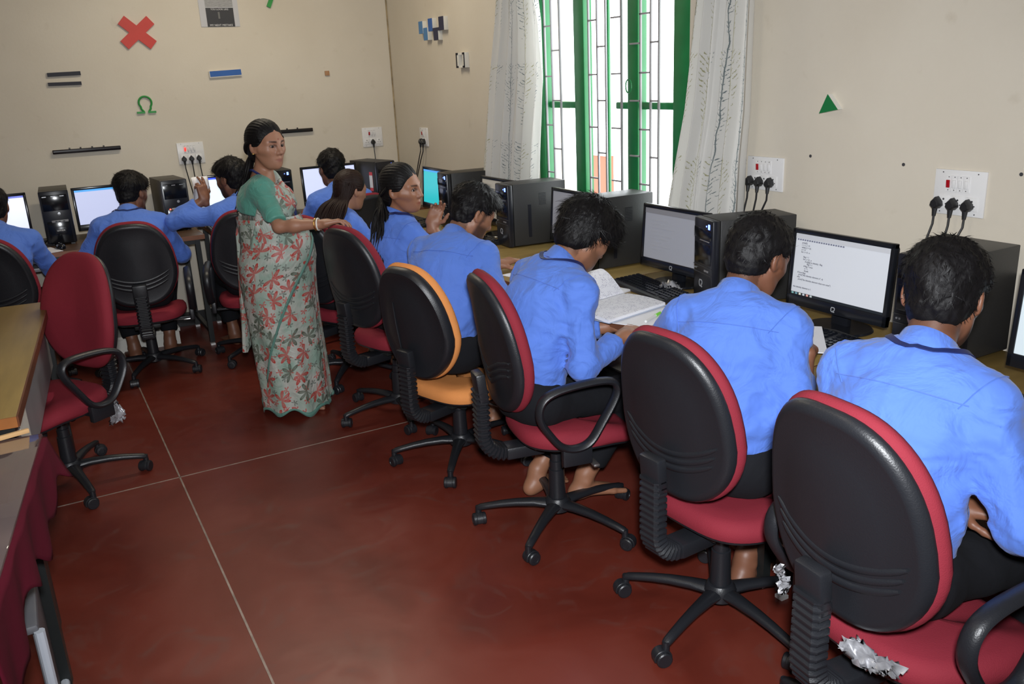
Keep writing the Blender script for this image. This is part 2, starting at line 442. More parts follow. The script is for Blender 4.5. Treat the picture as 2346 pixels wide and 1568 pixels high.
def curtain(label, rows, folds, seed, x_off=.09, amp=.042):
    # rows: (z, y_near, y_far) from the top down
    rr = np.random.RandomState(seed); nu, nz = 150, 60
    zs = np.array([r[0] for r in rows]); ya = np.array([r[1] for r in rows]); yb = np.array([r[2] for r in rows])
    Z = np.linspace(zs[0], zs[-1], nz); A = np.interp(-Z, -zs, ya); Bq = np.interp(-Z, -zs, yb)
    U = np.linspace(0, 1, nu); ph = rr.rand(4)*6
    g = np.zeros((nz, nu, 3)); uv = np.zeros((nz, nu, 2))
    for i, z in enumerate(Z):
        t = (zs[0]-z)/(zs[0]-zs[-1])
        w = U+.05*np.sin(U*9+ph[0]+2*t)/3+.018*np.sin(U*23+ph[1])
        sh = np.sin(w*folds*2*math.pi+ph[2]+.9*math.sin(2.2*t+ph[3]))
        x = W-x_off-amp*(.55+.45*t)*(sh+.35*np.sin(w*folds*4.7*math.pi+ph[1]+t))
        y = A[i]+(Bq[i]-A[i])*w+.010*np.cos(w*folds*2*math.pi+ph[2])
        g[i, :, 0] = x; g[i, :, 1] = y; g[i, :, 2] = z
        uv[i, :, 0] = U*1.15; uv[i, :, 1] = z
    back = g.copy(); back[:, :, 0] += .003
    vs = np.concatenate([g.reshape(-1, 3), back.reshape(-1, 3)]); uvs = np.concatenate([uv.reshape(-1, 2)]*2)
    idx = np.arange(nz*nu).reshape(nz, nu)
    q = np.stack([idx[:-1, :-1], idx[1:, :-1], idx[1:, 1:], idx[:-1, 1:]], -1).reshape(-1, 4)
    o0 = nz*nu
    q2 = q[:, ::-1]+o0
    side = []
    for e in (idx[:, 0], idx[:, -1], idx[0], idx[-1]):
        side.append(np.stack([e[:-1], e[1:], e[1:]+o0, e[:-1]+o0], 1))
    root = link('curtain', np_mesh('curtain', vs, np.concatenate([q, q2]+side), M_CURT, uv=uvs))
    return tag(root, label, 'curtain', 'printed curtains at the window')
curtain('white fern-print curtain between the window and the far corner', [(2.40, 4.36, 4.62), (2.10, 4.24, 4.62), (1.95, 4.205, 4.66), (1.65, 4.19, 4.76), (1.3, 4.25, 4.84), (1.0, 4.29, 4.90), (.80, 4.28, 4.92)], 5, 3)
curtain('white fern-print curtain between the window and the green triangle', [(2.40, 2.67, 2.86), (1.93, 2.625, 2.93), (1.5, 2.635, 2.985), (1.3, 2.655, 3.03), (1.1, 2.665, 3.075), (.80, 2.67, 3.10)], 5, 11)
rodr = MB().cyl((W-.085, 2.4, 2.42), (W-.085, 5.1, 2.42), .012).build('curtain_rod', M_DKPL)
tag(rodr, 'steel curtain rod running above the green window', 'curtain rod')

# ------------------------------------------------------------------ things stuck on the far wall
yb = D-.0005
def on_back(x, z): return (x, yb, z)
M_RED = mat('red_paper', (.52, .035, .022), .5, var=.06); M_BLUE = mat('blue_paper', (.018, .10, .36), .5, var=.1)
M_GRN = mat('green_paper', (.025, .26, .05), .5, var=.1); M_BLK = mat('black_paper', (.012, .012, .022), .6)
M_FOAM = mat('white_foam', (.66, .64, .58), .8, bump=.3, bscale=120)
t = empty('cross_sign', on_back(.838, 2.06), 0, 'red paper multiplication cross on the far wall', 'sign')
for a in (-40, 42): MB().box((0, -.008 if a < 0 else -.0075, 0), (.122, .0075, .034), Matrix.Rotation(rad(a), 4, 'Y')).build('bar', M_RED, t)
t = empty('equals_sign', on_back(.345, 1.78), 0, 'equals sign of two thin black bars on the far wall', 'sign')
MB().box((.003, -.007, .032), (.099, .007, .0125), Matrix.Rotation(rad(-1.2), 4, 'Y')).build('bar', M_BLK, t)
MB().box((-.003, -.007, -.029), (.099, .007, .011)).build('bar', M_BLK, t)
t = empty('minus_sign', on_back(1.376, 1.776), 0, 'blue foam minus bar on the far wall', 'sign')
MB().box((0, -.009, 0), (.112, .009, .022), Matrix.Rotation(rad(-2), 4, 'Y')).build('foam_backing', M_FOAM, t)
MB().box((.002, -.019, .003), (.109, .001, .019), Matrix.Rotation(rad(-2), 4, 'Y')).build('blue_face', M_BLUE, t)
mb = MB()
pts = [(-.061, -.052), (-.012, -.052)]
ring = [(-.016-.0, -.048), (-.030, -.03)]+[(.041*math.sin(a), .012+.041*math.cos(a)) for a in np.linspace(-2.25, 2.25, 22)]+[(.030, -.03), (.016, -.048)]
mb.tube([(x, -.007, z) for x, z in ring], .0085, 8, flat=(1, .8), side=(0, 1, 0))
mb.box((-.036, -.007, -.052), (.026, .007, .0065)); mb.box((.036, -.007, -.052), (.026, .007, .0065))
tag(mb.build('omega_sign', M_GRN, None, on_back(.814, 1.594)), 'green omega letter on the far wall', 'sign')
tag(MB().box((0, -.006, 0), (.017, .006, .017), bev=.002).build('wooden_block', mat('brown_wood_chip', (.36, .19, .09), .6, var=.2), None, on_back(2.123, 1.75)), 'small square brown wooden block on the far wall', 'block')
mb = MB().box((0, -.007, .09), (.014, .007, .11), Matrix.Rotation(rad(26), 4, 'Y'))
tag(mb.build('slash_sign', M_GRN, None, on_back(1.75, 2.235)), 'green slanted stroke at the top of the far wall', 'sign')
# poster
po = empty('poster', on_back(1.393, 2.09), 0, 'grey printed poster sheet at the top of the far wall', 'poster')
MB().box((0, -.002, .2), (.133, .002, .2)).build('sheet', mat('poster_paper', (.50, .50, .52), .4), po)
MB().box((.004, -.0045, .062), (.094, .0006, .062)).build('dark_picture', mat('poster_dark', (.03, .03, .034), .4), po)
MB().box((.004, -.0045, .19), (.094, .0006, .062)).build('grey_picture', mat('poster_grey', (.30, .30, .30), .4, var=.25, vscale=60, stretch=(1, 1, 9)), po)
MB().box((-.004, -.0055, .075), (.006, .0004, .022)).build('pale_figure', mat('poster_pale', (.14, .14, .13), .5), po)
M_PWHITE = mat('printed_white', (.7, .7, .7), .5)
for txt, z, s in (('YOU LOOK LIKE', .109, .0165), ('MY NEXT MISTAKE', .004, .0185)):
    me = text_mesh(txt, s, .0004, 'CENTER'); me.materials.clear(); me.materials.append(M_PWHITE)
    link('lettering', me, po, (.004, -.0062, z), (rad(90), 0, 0))
# black cable-clip rails
M_RAIL = mat('black_glossy_rail', (.012, .009, .010), .22)
def rail(x0, x1, z, label):
    r_ = empty('wall_rail', on_back((x0+x1)/2, z), 0, label, 'rail', 'black rails on the far wall')
    h = (x1-x0)/2
    MB().box((0, -.012, 0), (h, .012, .0135), bev=.004).build('rail_body', M_RAIL, r_)
    MB().box((0, -.025, .003), (h-.005, .0015, .004)).build('ridge', M_RAIL, r_)
    for k in (-.5, -.18, .16, .5): MB().box((k*2*h*.5, -.012, .0165), (.005, .006, .006), bev=.002).build('clip', M_RAIL, r_)
rail(.19, .61, 1.320, 'black rail on the far wall below the equals sign')
rail(1.50, 1.963, 1.348, 'black rail on the far wall just behind the woman')

# ------------------------------------------------------------------ switch boards with plugs
M_SW = mat('white_switch_plastic', (.70, .69, .68), .35); M_SWL = mat('switch_outline', (.42, .42, .44), .5)
M_SWR = mat('red_switch', (.35, .006, .012), .2); M_SWLIT = mat('lit_red_switch', (1, .03, .02), .3, emit=1.2)
M_RUB = mat('black_rubber', (.012, .012, .013), .45)
def switchboard(loc, rz, w, h, label, nsw, plugs, cables, lit=False, socks=3):
    # local: x along the board, z up, -y out of the wall ; plugs: x positions ; cables: list of end points (local)
    t = empty('switchboard', loc, rz, label, 'switchboard', 'switchboards on the walls')
    MB().box((0, -.004, 0), (w/2, .004, h/2), bev=.0015).build('plate', M_SW, t)
    n = nsw; pitch = min(.021, w*.7/n); x0 = -(n-1)/2*pitch-.006
    for i in range(n):
        x = x0+i*pitch
        MB().box((x, -.0095, h*.20), (pitch*.44, .0015, .026)).build('switch_frame', M_SW, t)
        MB().box((x, -.0125, h*.20), (pitch*.27, .0025, .0125), Matrix.Rotation(rad(4), 4, 'X'), bev=.001).build('rocker_switch', (M_SWLIT if lit else M_SWR) if i == 0 else M_SWL if False else M_SW, t)
        MB().box((x, -.0112, h*.20+.021), (.0014, .0008, .0014)).build('screw', M_DKPL, t); MB().box((x, -.0112, h*.20-.021), (.0014, .0008, .0014)).build('screw', M_DKPL, t)
    for sx in (-1, 1):
        for sz in (-1, 1): MB().cyl((sx*w*.34, -.008, sz*h*.44), (sx*w*.34, -.0095, sz*h*.44), .002, n=8).build('screw', M_DKPL, t)
    for i in range(socks):
        x = (i-(socks-1)/2)*.050 if socks > 1 else 0
        s_ = MB().box((x, -.0095, -h*.22), (.020, .0015, .022), bev=.001).build('socket', M_SW, t)
        for dx, dz, r in ((0, .009, .0035), (-.009, -.006, .0026), (.009, -.006, .0026)):
            MB().cyl((x+dx, -.0108, -h*.22+dz), (x+dx, -.0116, -h*.22+dz), r, n=8).build('pin_hole', M_DKPL, s_)
    for x, end in zip(plugs, cables):
        z = -h*.25
        mb = MB()
        tri = [(0, .022), (.015, .006), (.018, -.008), (.008, -.018), (-.008, -.018), (-.018, -.008), (-.015, .006)]
        mb.loft([[(x+a*s, y, z+b*s) for a, b in tri] for y, s in ((-.011, .9), (-.014, 1), (-.034, .95), (-.040, .7))])
        mb.cyl((x, -.028, z-.012), (x, -.030, z-.042), .0095, .006, 10)
        pl = mb.build('plug', M_RUB, t)
        e = Vector(end); s0 = Vector((x, -.030, z-.038)); m1 = s0.lerp(e, .5)+Vector((0, -.01, -.03))
        P = [s0, s0+Vector((0, -.002, -.03))]+[((1-q)**2)*(s0+Vector((0, -.002, -.03)))+2*q*(1-q)*m1+q*q*e for q in np.linspace(.12, 1, 9)]
        MB().tube(P, .0038, 8).build('cable', M_RUB, pl)
    return t
# local frame on the right wall: board x axis runs towards the camera (-Y), out of wall is -X
RW = -math.pi/2
switchboard((W, 2.605, 1.246), RW, .197, .134, 'white switchboard by the curtain with three black plugs', 4, (-.070, -.018, .040), ((-.085, -.06, -.28), (-.028, -.06, -.28), (-.045, -.06, -.30)))
switchboard((W, 1.747, 1.246), RW, .180, .146, 'white switchboard nearest the camera with three black plugs', 4, (-.066, -.010, .042), ((-.085, -.08, -.27), (-.022, -.06, -.27), (-.012, -.08, -.27)))
switchboard((W, 6.05, 1.265), RW, .14, .134, 'white switchboard on the window wall near the corner with two plugs', 2, (-.02, .025), ((-.12, -.04, -.30), (-.10, -.04, -.30)), socks=2)
switchboard((1.064, D, 1.246), 0, .18, .148, 'white switchboard with a glowing red switch on the far wall', 4, (-.055, -.004, .047), ((-.02, -.03, -.36), (.0, -.03, -.34), (.06, -.03, -.30)), lit=True)
switchboard((2.437, D, 1.259), 0, .165, .147, 'white switchboard with a single plug above the tower in the corner', 3, (-.004,), ((.0, -.03, -.25),))

# ------------------------------------------------------------------ foam signs on the window wall
M_NAVY = mat('navy_face', (.012, .014, .05), .5); M_MIDB = mat('mid_blue_face', (.06, .19, .40), .5)
t = empty('foam_block_sign', (W, 5.73, 2.0), 0, 'zigzag sign of blue foam blocks on the window wall', 'sign')
for y0, y1, z0, z1, m in ((5.938, 5.872, 1.981, 2.063, M_MIDB), (5.862, 5.796, 1.934, 2.016, M_MIDB), (5.775, 5.706, 1.988, 2.071, M_BLUE), (5.696, 5.622, 1.925, 1.989, M_NAVY), (5.601, 5.524, 1.984, 2.071, M_NAVY)):
    b_ = MB().box((-.0165, (y0+y1)/2-5.73, (z0+z1)/2-2), (.0165, abs(y1-y0)/2, abs(z1-z0)/2), bev=.001).build('foam_block', M_FOAM, t)
    MB().box((-.0335, (y0+y1)/2-5.73, (z0+z1)/2-2), (.0008, abs(y1-y0)/2, abs(z1-z0)/2)).build('blue_face', m, b_)
MB().box((-.017, 5.65-5.73, 1.996-2), (.017, .06, .010)).build('link_strip', M_NAVY, t)
t = empty('bracket_sign', (W, 5.306, 1.783), 0, 'white foam brackets with black edges on the window wall', 'sign')
for s in (-1, 1):
    b_ = MB().box((-.016, s*.046, 0), (.016, .016, .047), bev=.001).build('foam_bracket', M_FOAM, t)
    MB().box((-.0335, s*.056, 0), (.0012, .006, .047)).box((-.0335, s*.046, .041), (.0012, .014, .006)).box((-.0335, s*.046, -.041), (.0012, .014, .006)).build('black_edge', M_BLK, b_)
MB().box((-.015, 0, .04), (.015, .03, .007)).box((-.015, 0, -.04), (.015, .03, .007)).build('foam_bar', M_FOAM, t)
t = empty('triangle_sign', (W, 2.287, 1.518), 0, 'green foam triangle on the window wall', 'sign')
tr = [(.04, -.028), (.005, .041), (-.045, -.013)]
MB().loft([[(x, y*1.0, z) for y, z in tr] for x in (0, -.024)]).build('foam_body', M_FOAM, t, smooth=20)
MB().loft([[(x, y, z) for y, z in tr] for x in (-.024, -.026)]).build('green_face', mat('dark_green_face', (.008, .16, .045), .4), t, smooth=20)
# old screw holes
for y, z, i in ((2.378, 1.329, 0), (1.967, 1.323, 1), (1.555, 1.32, 2)):
    tag(MB().cyl((W-.0015, y, z), (W+.004, y, z), .006, n=10).build('screw_hole', M_DKPL), ('dark screw hole in the wall below the green triangle', 'dark screw hole in the wall beside the nearest switchboard', 'dark screw hole at the right edge of the picture')[i], 'hole', 'old screw holes in the wall')
# ------------------------------------------------------------------ desks
M_TOPBR = mat('dark_brown_laminate', (.085, .048, .028), .4, var=.2, vscale=3, stretch=(1, 8, 8))
M_EDGEBR = mat('brown_edge_band', (.20, .075, .032), .45, var=.2, vscale=5)
M_TOPY = mat('yellow_wood_laminate', (.27, .18, .055), .35, var=.16, vscale=2.5, stretch=(9, 1, 9))
M_EDGEO = mat('orange_wood_edge', (.36, .13, .035), .4, var=.25, vscale=8)
M_GREYP = mat('grey_steel_panel', (.24, .24, .25), .4, var=.08)
def desk(loc, rz, w, d, h, label, top, edge, leg_in=.04, tray=True, panel=False, group='computer desks'):
    # local: x along front (0..w), y from the front edge (0) back to d
    t = empty('desk', loc, rz, label, 'desk', group)
    MB().box((w/2, d/2, h-.014), (w/2, d/2, .014), bev=.002).build('desk_top', top, t)
    MB().box((w/2, -.002, h-.0145), (w/2, .002, .0145)).build('front_edge_band', edge, t)
    for x in (0, w): MB().box((x+(.002 if x else -.002), d/2, h-.0145), (.002, d/2, .0145)).build('side_edge_band', edge, t)
    for x in (leg_in, w-leg_in):
        for y in (.05, d-.05):
            l_ = MB().box((x, y, (h-.03)/2+.012), (.016, .016, (h-.03)/2-.012)).build('leg', M_BLACKM, t)
            MB().box((x, y, .006), (.015, .015, .006)).build('foot_cap', M_SW, l_)
        MB().box((x, d/2, .10), (.0125, d/2-.05, .0125)).build('side_rail', M_BLACKM, t)
        MB().box((x, d/2, h-.045), (.0125, d/2-.03, .016)).build('side_rail', M_BLACKM, t)
    MB().box((w/2, .05, h-.046), (w/2-leg_in, .0125, .016)).build('front_rail', M_BLACKM, t)
    MB().box((w/2, d-.05, h-.046), (w/2-leg_in, .0125, .016)).build('rear_rail', M_BLACKM, t)
    MB().box((w/2, d-.05, .10), (w/2-leg_in, .0125, .0125)).build('rear_rail', M_BLACKM, t)
    if tray: MB().box((w/2-.1, .23, h-.105), (w/2-leg_in-.13, .17, .012), bev=.003).build('keyboard_tray', M_GREYP, t)
    return t
DH = .765
desk((-1.0, 5.90, 0), 0, 1.955, .67, DH, 'brown topped computer desk along the far wall left of the woman', M_TOPBR, M_EDGEBR)
desk((1.03, 5.92, 0), 0, 1.55, .65, DH, 'brown topped computer desk along the far wall in the corner', M_TOPBR, M_EDGEBR, tray=False)
RDX = 1.86
rl = ['computer desk under the window wall nearest the camera', 'computer desk under the window wall holding the open notebook', 'computer desk under the window wall below the green window', 'computer desk under the window wall near the far corner']
for i in range(4):
    o = desk((RDX, .42+(i+1)*1.35, 0), -math.pi/2, 1.345, .77, DH, rl[i], M_TOPY, M_EDGEBR, tray=False)

# pale footrest under the far desk
fb = empty('footrest', (.50, 6.24, 0), 0, 'white wooden footrest under the far desk', 'footrest')
MB().box((0, 0, .105), (.24, .13, .012), bev=.002).build('top_board', M_FOAM, fb)
for x in (-.22, .22): MB().box((x, 0, .046), (.012, .12, .046)).build('side_board', M_FOAM, fb)
MB().box((0, -.11, .046), (.208, .01, .046)).build('front_board', M_FOAM, fb)

# yellow desk at the left edge
ang = math.atan2(.143, 1.645)
yd = empty('desk', (-.155, 2.855, 0), -ang, 'yellow wooden desk with grey side panel at the left edge', 'desk', 'side tables at the left')
MB().box((-.40, .825, .745), (.40, .825, .015), bev=.003).build('desk_top', M_TOPY, yd)
MB().box((.002, .825, .744), (.003, .825, .0165)).build('side_edge_band', mat('dark_red_brown_edge', (.14, .045, .018), .4, var=.2), yd)
MB().box((-.40, -.002, .744), (.40, .003, .0165)).build('front_edge_band', M_EDGEO, yd)
MB().box((-.035, .86, .60), (.008, .70, .13)).build('side_panel', M_GREYP, yd)
MB().box((-.026, .30, .63), (.0015, .10, .085)).build('paper_patch', M_FOAM, yd)
for x in (-.03, -.77):
    for y in (.03, 1.6): MB().box((x, y, .37), (.017, .017, .358)).build('leg', M_BLACKM, yd)
MB().box((-.40, .03, .71), (.37, .012, .02)).build('front_rail', M_BLACKM, yd)
MB().box((-.03, .85, .71), (.014, .82, .02)).build('side_rail', M_BLACKM, yd)

# glass-topped table with a maroon cloth
gt = empty('glass_table', (-.185, 1.94, 0), -math.atan2(.088, .70), 'low glass topped table with a maroon cloth at the left edge', 'table', 'side tables at the left')
MB().box((-.4, .20, .735), (.4, .52, .012)).build('table_top', M_TOPBR, gt)
for x in (-.06, -.74):
    for y in (-.25, .62): MB().box((x, y, .36), (.016, .016, .36)).build('leg', M_BLACKM, gt)
def glass_mat():
    m, N, L, b = new_mat('tinted_table_glass'); b.inputs['Base Color'].default_value = (.75, .62, .62, 1); b.inputs['Roughness'].default_value = .03
    b.inputs['Transmission Weight'].default_value = .9; b.inputs['IOR'].default_value = 1.5
    return m
MB().box((-.398, .20, .7565), (.402, .52, .0045), bev=.001).build('glass_sheet', glass_mat(), gt)
M_MAROON = mat('maroon_cloth', (.085, .004, .014), .9, var=.08, vscale=5, bump=.3, bscale=25, spec=.15)
nu, nv = 60, 14
vs = []; fs = []
for i in range(nu):
    y = -.30+1.03*i/(nu-1)
    drop = .15+.03*math.sin(i*.18+1)+.02*math.sin(i*.55)+.12*max(0, .2-y)
    for j in range(nv):
        q = j/(nv-1); z = .7505-max(0, q-.12)/.88*drop
        x = -.06+.072*min(1, q/.12)+.008*max(0, q-.12)*(1+.6*math.sin(i*.33))+.008*math.sin(i*.5+q*2)*q+.045*max(0, q-.12)*max(0, (y-.55)/.2)
        vs.append((x, y, z))
for i in range(nu-1):
    for j in range(nv-1): fs.append((i*nv+j, i*nv+j+1, (i+1)*nv+j+1, (i+1)*nv+j))
c_ = MB().add(vs, fs).build('hanging_cloth', M_MAROON, gt, smooth=80); sm = c_.modifiers.new('thick', 'SOLIDIFY'); sm.thickness = .003
MB().box((-.40, .20, .7495), (.365, .515, .0015)).build('cloth_top', M_MAROON, gt)
# cardboard box and stick on the glass
bx = MB(); bx.box((-.05, .0, .045), (.055, .06, .045), bev=.002)
tag(bx.build('cardboard_box', mat('yellow_cardboard', (.48, .33, .12), .7, var=.1), None, (-.235, 2.50, .7615), (0, 0, .5)), 'small yellowish cardboard box on the glass table', 'box')
tag(MB().box((0, 0, .006), (.10, .006, .006), bev=.001).build('wooden_stick', mat('pale_wood_stick', (.62, .38, .17), .6), None, (-.22, 2.66, .7615), (0, 0, .25)), 'pale wooden stick lying on the glass table', 'stick')

# steel tube chair tucked under the table
tc_ = empty('tube_chair', (-.45, 2.33, 0), 0, 'grey steel tube chair tucked under the glass table', 'chair')
M_TUBE = mat('white_enamel_tube', (.42, .45, .50), .3)
for sx in (.28, -.20):
    pts = [(sx, .26, .46), (sx, .27, .30), (sx, .275, .10), (sx, .265, .045), (sx, .235, .018), (sx, .19, .014), (sx, -.10, .014), (sx, -.17, .018), (sx, -.20, .05), (sx, -.20, .20), (sx, -.20, .45)]
    MB().tube(pts, .0125, 10).build('leg_frame', M_TUBE, tc_)
MB().box((.04, .03, .455), (.24, .23, .012), bev=.008).build('seat', mat('grey_chair_seat', (.10, .10, .11), .5), tc_)
MB().box((.265, .04, .24), (.004, .20, .20), bev=.003).build('side_panel', MATS['grey_chair_seat'], tc_)

# ------------------------------------------------------------------ swivel chairs
M_REDF = mat('red_chair_fabric', (.225, .021, .034), .8, var=.07, vscale=4, bump=.25, bscale=350, spec=.2)
M_ORF = mat('orange_chair_fabric', (.72, .28, .085), .8, var=.07, vscale=4, bump=.25, bscale=350, spec=.2)
M_FOIL = mat('crumpled_clear_wrap', (.34, .34, .36), .25, metal=.35, var=.3, vscale=40)
M_CHROME = mat('worn_steel', (.45, .44, .43), .35, metal=.9)
PROT = Matrix.Translation(Vector((-.235, 0, .775))) @ Matrix.Rotation(rad(-8), 4, 'Y')
def back_outline(n, egg=False):
    pts = []
    for i in range(n):
        t = 2*math.pi*i/n; c, s = math.cos(t), math.sin(t); e = 2/2.8
        y = .222*math.copysign(abs(c)**e, c); z = .252*math.copysign(abs(s)**e, s)
        k = 1-.20*max(0, (z+.06)/.31)**1.4-.10*max(0, (-z-.06)/.19)**1.6
        if egg: k = (1-.24*max(0, (z+.05)/.30)**1.3-.22*max(0, (-z-.05)/.2)**1.7)*.96
        pts.append((y*k, z))
    return pts
def back_x(y, z): return .75*y*y-.10*z*z
def back_part(profile, n=56, egg=False):
    ol = back_outline(n, egg); rings = []
    for s, x in profile:
        rings.append([(x+back_x(y*s, z*s), y*s, z*s) for y, z in ol])
    return MB().loft(rings, M=PROT)
shell_prof = [(.97, .012), (1.0, .002), (1.0, -.006), (.975, -.016), (.93, -.022), (.89, -.0215), (.86, -.019), (.6, -.024), (.3, -.027), (.02, -.028)]
cush_prof = [(.90, .0), (1.0, .004), (1.03, .014), (1.035, .024), (1.0, .040), (.92, .052), (.7, .058), (.4, .058), (.02, .057)]
ME = {}
ME['back_shell'] = back_part(shell_prof).mesh('back_shell', M_PLASTIC, 40)
ME['back_cushion'] = back_part(cush_prof).mesh('back_cushion', M_REDF, 60)
ME['back_shell_egg'] = back_part([(s, x*1.5 if x < 0 else x) for s, x in shell_prof], egg=True).mesh('back_shell', M_PLASTIC, 40)
ME['back_cushion_egg'] = back_part(cush_prof, egg=True).mesh('back_cushion', M_ORF, 60)
def ridge(k, vee=False):
    P = []
    for y in np.linspace(-.178+.008*k, .178-.008*k, 22):
        z = -.098-.024*k+(1.7*y*y if not vee else .05*min(1, abs(y)/.11)+.25*max(0, abs(y)-.11))
        s = 1-.0*abs(y)
        P.append((back_x(y, z)-.0215-.0005, y, z))
    r = [.003+.0065*math.sin(math.pi*i/21)**.5 for i in range(22)]
    return MB().tube(P, r, 8, flat=(.8, 1.25), side=(1, 0, 0), M=PROT).mesh('back_ridge', M_PLASTIC, 60)
for k in range(3): ME['ridge%d' % k] = ridge(k); ME['vee%d' % k] = ridge(k, True)
ME['crease'] = MB().tube([(back_x(0, z)-.040+.02*abs(z), .06-.25*(z+.05)**2, z) for z in np.linspace(-.17, .1, 12)], [.002+.003*math.sin(math.pi*i/11) for i in range(12)], 6, M=PROT).mesh('back_crease', M_PLASTIC, 60)
# bellows: cover plate, then ribs bending from the backrest forward under the seat
def path_pt(t):
    # 0..1 : down the back then forward
    if t < .5:
        q = t/.5; return Vector((-.285+.0*q, 0, .60-.17*q)), Vector((0, 0, -1))
    q = (t-.5)/.5; a = q*math.pi/2; R = .085
    return Vector((-.285+R*(1-math.cos(a)), 0, .43-R*math.sin(a))), Vector((math.sin(a), 0, -math.cos(a)))
mb = MB(); rings = []
nr = 17
for i in range(nr*4+1):
    t = i/(nr*4); p, d = path_pt(t); nrm_ = Vector((-d.z, 0, d.x))
    ph = (i % 4); k = (1.0, 1.0, .80, .80)[ph]
    hw, hd = .040*k, .026*k
    ring_ = []
    for cy, cn in ((-1, -.6), (-1, .6), (-.75, 1), (.75, 1), (1, .6), (1, -.6), (.75, -1), (-.75, -1)):
        ring_.append(tuple(p+Vector((0, 1, 0))*cy*hw+nrm_*cn*hd))
    rings.append(ring_)
mb.loft(rings); p, d = path_pt(1)
mb.box((-.13, 0, .345), (.075, .040, .024), bev=.008)
ME['bellows'] = mb.mesh('bellows', M_PLASTIC, 25)
ME['spine_cover'] = MB().box((-.283, 0, .615), (.018, .040, .055), Matrix.Translation((-.283, 0, .6)) @ Matrix.Rotation(rad(-6), 4, 'Y') @ Matrix.Translation((.283, 0, -.6)), bev=.008).mesh('spine_cover', M_PLASTIC, 35)
# seat
def seat_outline(n=48):
    pts = []
    for i in range(n):
        t = 2*math.pi*i/n; c, s = math.cos(t), math.sin(t); e = 2/3.4
        x = .225*math.copysign(abs(c)**e, c); y = .232*math.copysign(abs(s)**e, s)
        pts.append((x*.93+.045, y*(1-.16*max(0, -x/.225))))
    return pts
def seat_part(prof):
    so = seat_outline()
    return MB().loft([[(x*s, y*s, z-.018*max(0, (x-.12)/.1)**2*1.2) for x, y in so] for s, z in prof])
ME['seat_cushion'] = seat_part([(.90, .405), (1.0, .408), (1.025, .422), (1.02, .440), (.97, .458), (.86, .468), (.5, .466), (.02, .464)]).mesh('seat_cushion', M_REDF, 60)
ME['seat_cushion_o'] = ME['seat_cushion'].copy(); ME['seat_cushion_o'].materials.clear(); ME['seat_cushion_o'].materials.append(M_ORF)
ME['seat_shell'] = seat_part([(.3, .385), (.85, .388), (.97, .398), (.985, .407), (.9, .409)]).mesh('seat_shell', M_PLASTIC, 40)
ME['seat_plate'] = MB().box((-.01, 0, .372), (.10, .075, .016), bev=.006).cyl((-.02, -.06, .352), (-.02, .06, .352), .026).mesh('seat_mechanism', M_BLACKM, 35)
ME['tension_knob'] = MB().lathe([(.0, .29), (.024, .292), (.026, .33), (.012, .335), (.012, .36)], 14, Matrix.Translation((.10, 0, 0))).mesh('tension_knob', M_PLASTIC, 35)
ME['lever'] = MB().tube([(.02, -.05, .365), (.04, -.14, .36), (.05, -.21, .352)], .0045, 8).box((.055, -.235, .350), (.012, .03, .006), bev=.005).mesh('height_lever', M_CHROME, 40)
ME['column'] = MB().lathe([(.032, .085), (.034, .10), (.030, .235), (.0255, .237), (.0255, .27), (.021, .272), (.021, .30), (.013, .302), (.013, .37)], 20).mesh('gas_column', M_PLASTIC, 35)
ME['hub'] = MB().lathe([(.030, .060), (.050, .068), (.052, .10), (.040, .118), (.033, .120)], 20).mesh('base_hub', M_PLASTIC, 40)
RB = .315
legp = [(.035, .092, .030, .017), (.09, .094, .024, .016), (.16, .092, .020, .0145), (.22, .086, .018, .013), (.275, .077, .0165, .012), (.305, .071, .015, .012), (RB, .066, .011, .010)]
mb = MB()
mb.loft([[(x, hw*math.cos(a) if abs(math.cos(a)) < .99 else hw*math.copysign(1, math.cos(a)), z+hh*math.sin(a)*(1 if math.sin(a) > 0 else 1.15)) for a in np.linspace(0, 2*math.pi, 11)[:-1]] for x, z, hw, hh in legp])
mb.cyl((RB-.004, 0, .075), (RB-.004, 0, .05), .011, n=12)
ME['leg'] = mb.mesh('base_leg', M_PLASTIC, 50)
# caster: hood with two wheels, local origin at the stem foot, trailing -x
mb = MB(); mb.cyl((0, 0, .060), (0, 0, .043), .012, n=12)
rings = []
for y, s in ((-.0125, .95), (-.011, 1), (.011, 1), (.0125, .95)):
    rings.append([(-.012+.0285*s*math.cos(a), y, .026+.0265*s*math.sin(a)) for a in np.linspace(-.35, math.pi+.35, 14)])
mb.loft(rings)
ME['caster'] = mb.mesh('caster', M_PLASTIC, 35)
ME['wheel'] = MB().lathe([(.006, -.008), (.021, -.008), (.0245, -.005), (.0245, .005), (.021, .0085), (.013, .0095), (.012, .0075), (.002, .0075)], 18, axis='y').mesh('caster_wheel', M_PLGLOSS if False else M_PLASTIC, 30)
def loop_arm(sy):
    # rounded triangle loop in the xz plane at y=sy*.27
    key = [(-.12, .50), (-.155, .565), (-.145, .625), (-.09, .655), (.02, .668), (.10, .665), (.13, .64), (.12, .595), (.075, .52), (.03, .455), (-.02, .435), (-.075, .448)]
    n = len(key); P = []
    for i in range(n):
        p0, p1, p2, p3 = [np.array(key[(i+k) % n]) for k in (-1, 0, 1, 2)]
        for t in (0, .25, .5, .75):
            P.append(.5*((2*p1)+(-p0+p2)*t+(2*p0-5*p1+4*p2-p3)*t*t+(-p0+3*p1-3*p2+p3)*t**3))
    pts = [(x, sy*.272, z) for x, z in P]
    mb = MB().tube(pts, .0155, 10, flat=(1.45, .85), side=(0, 1, 0), closed=True)
    return mb.mesh('armrest', M_PLASTIC, 50)
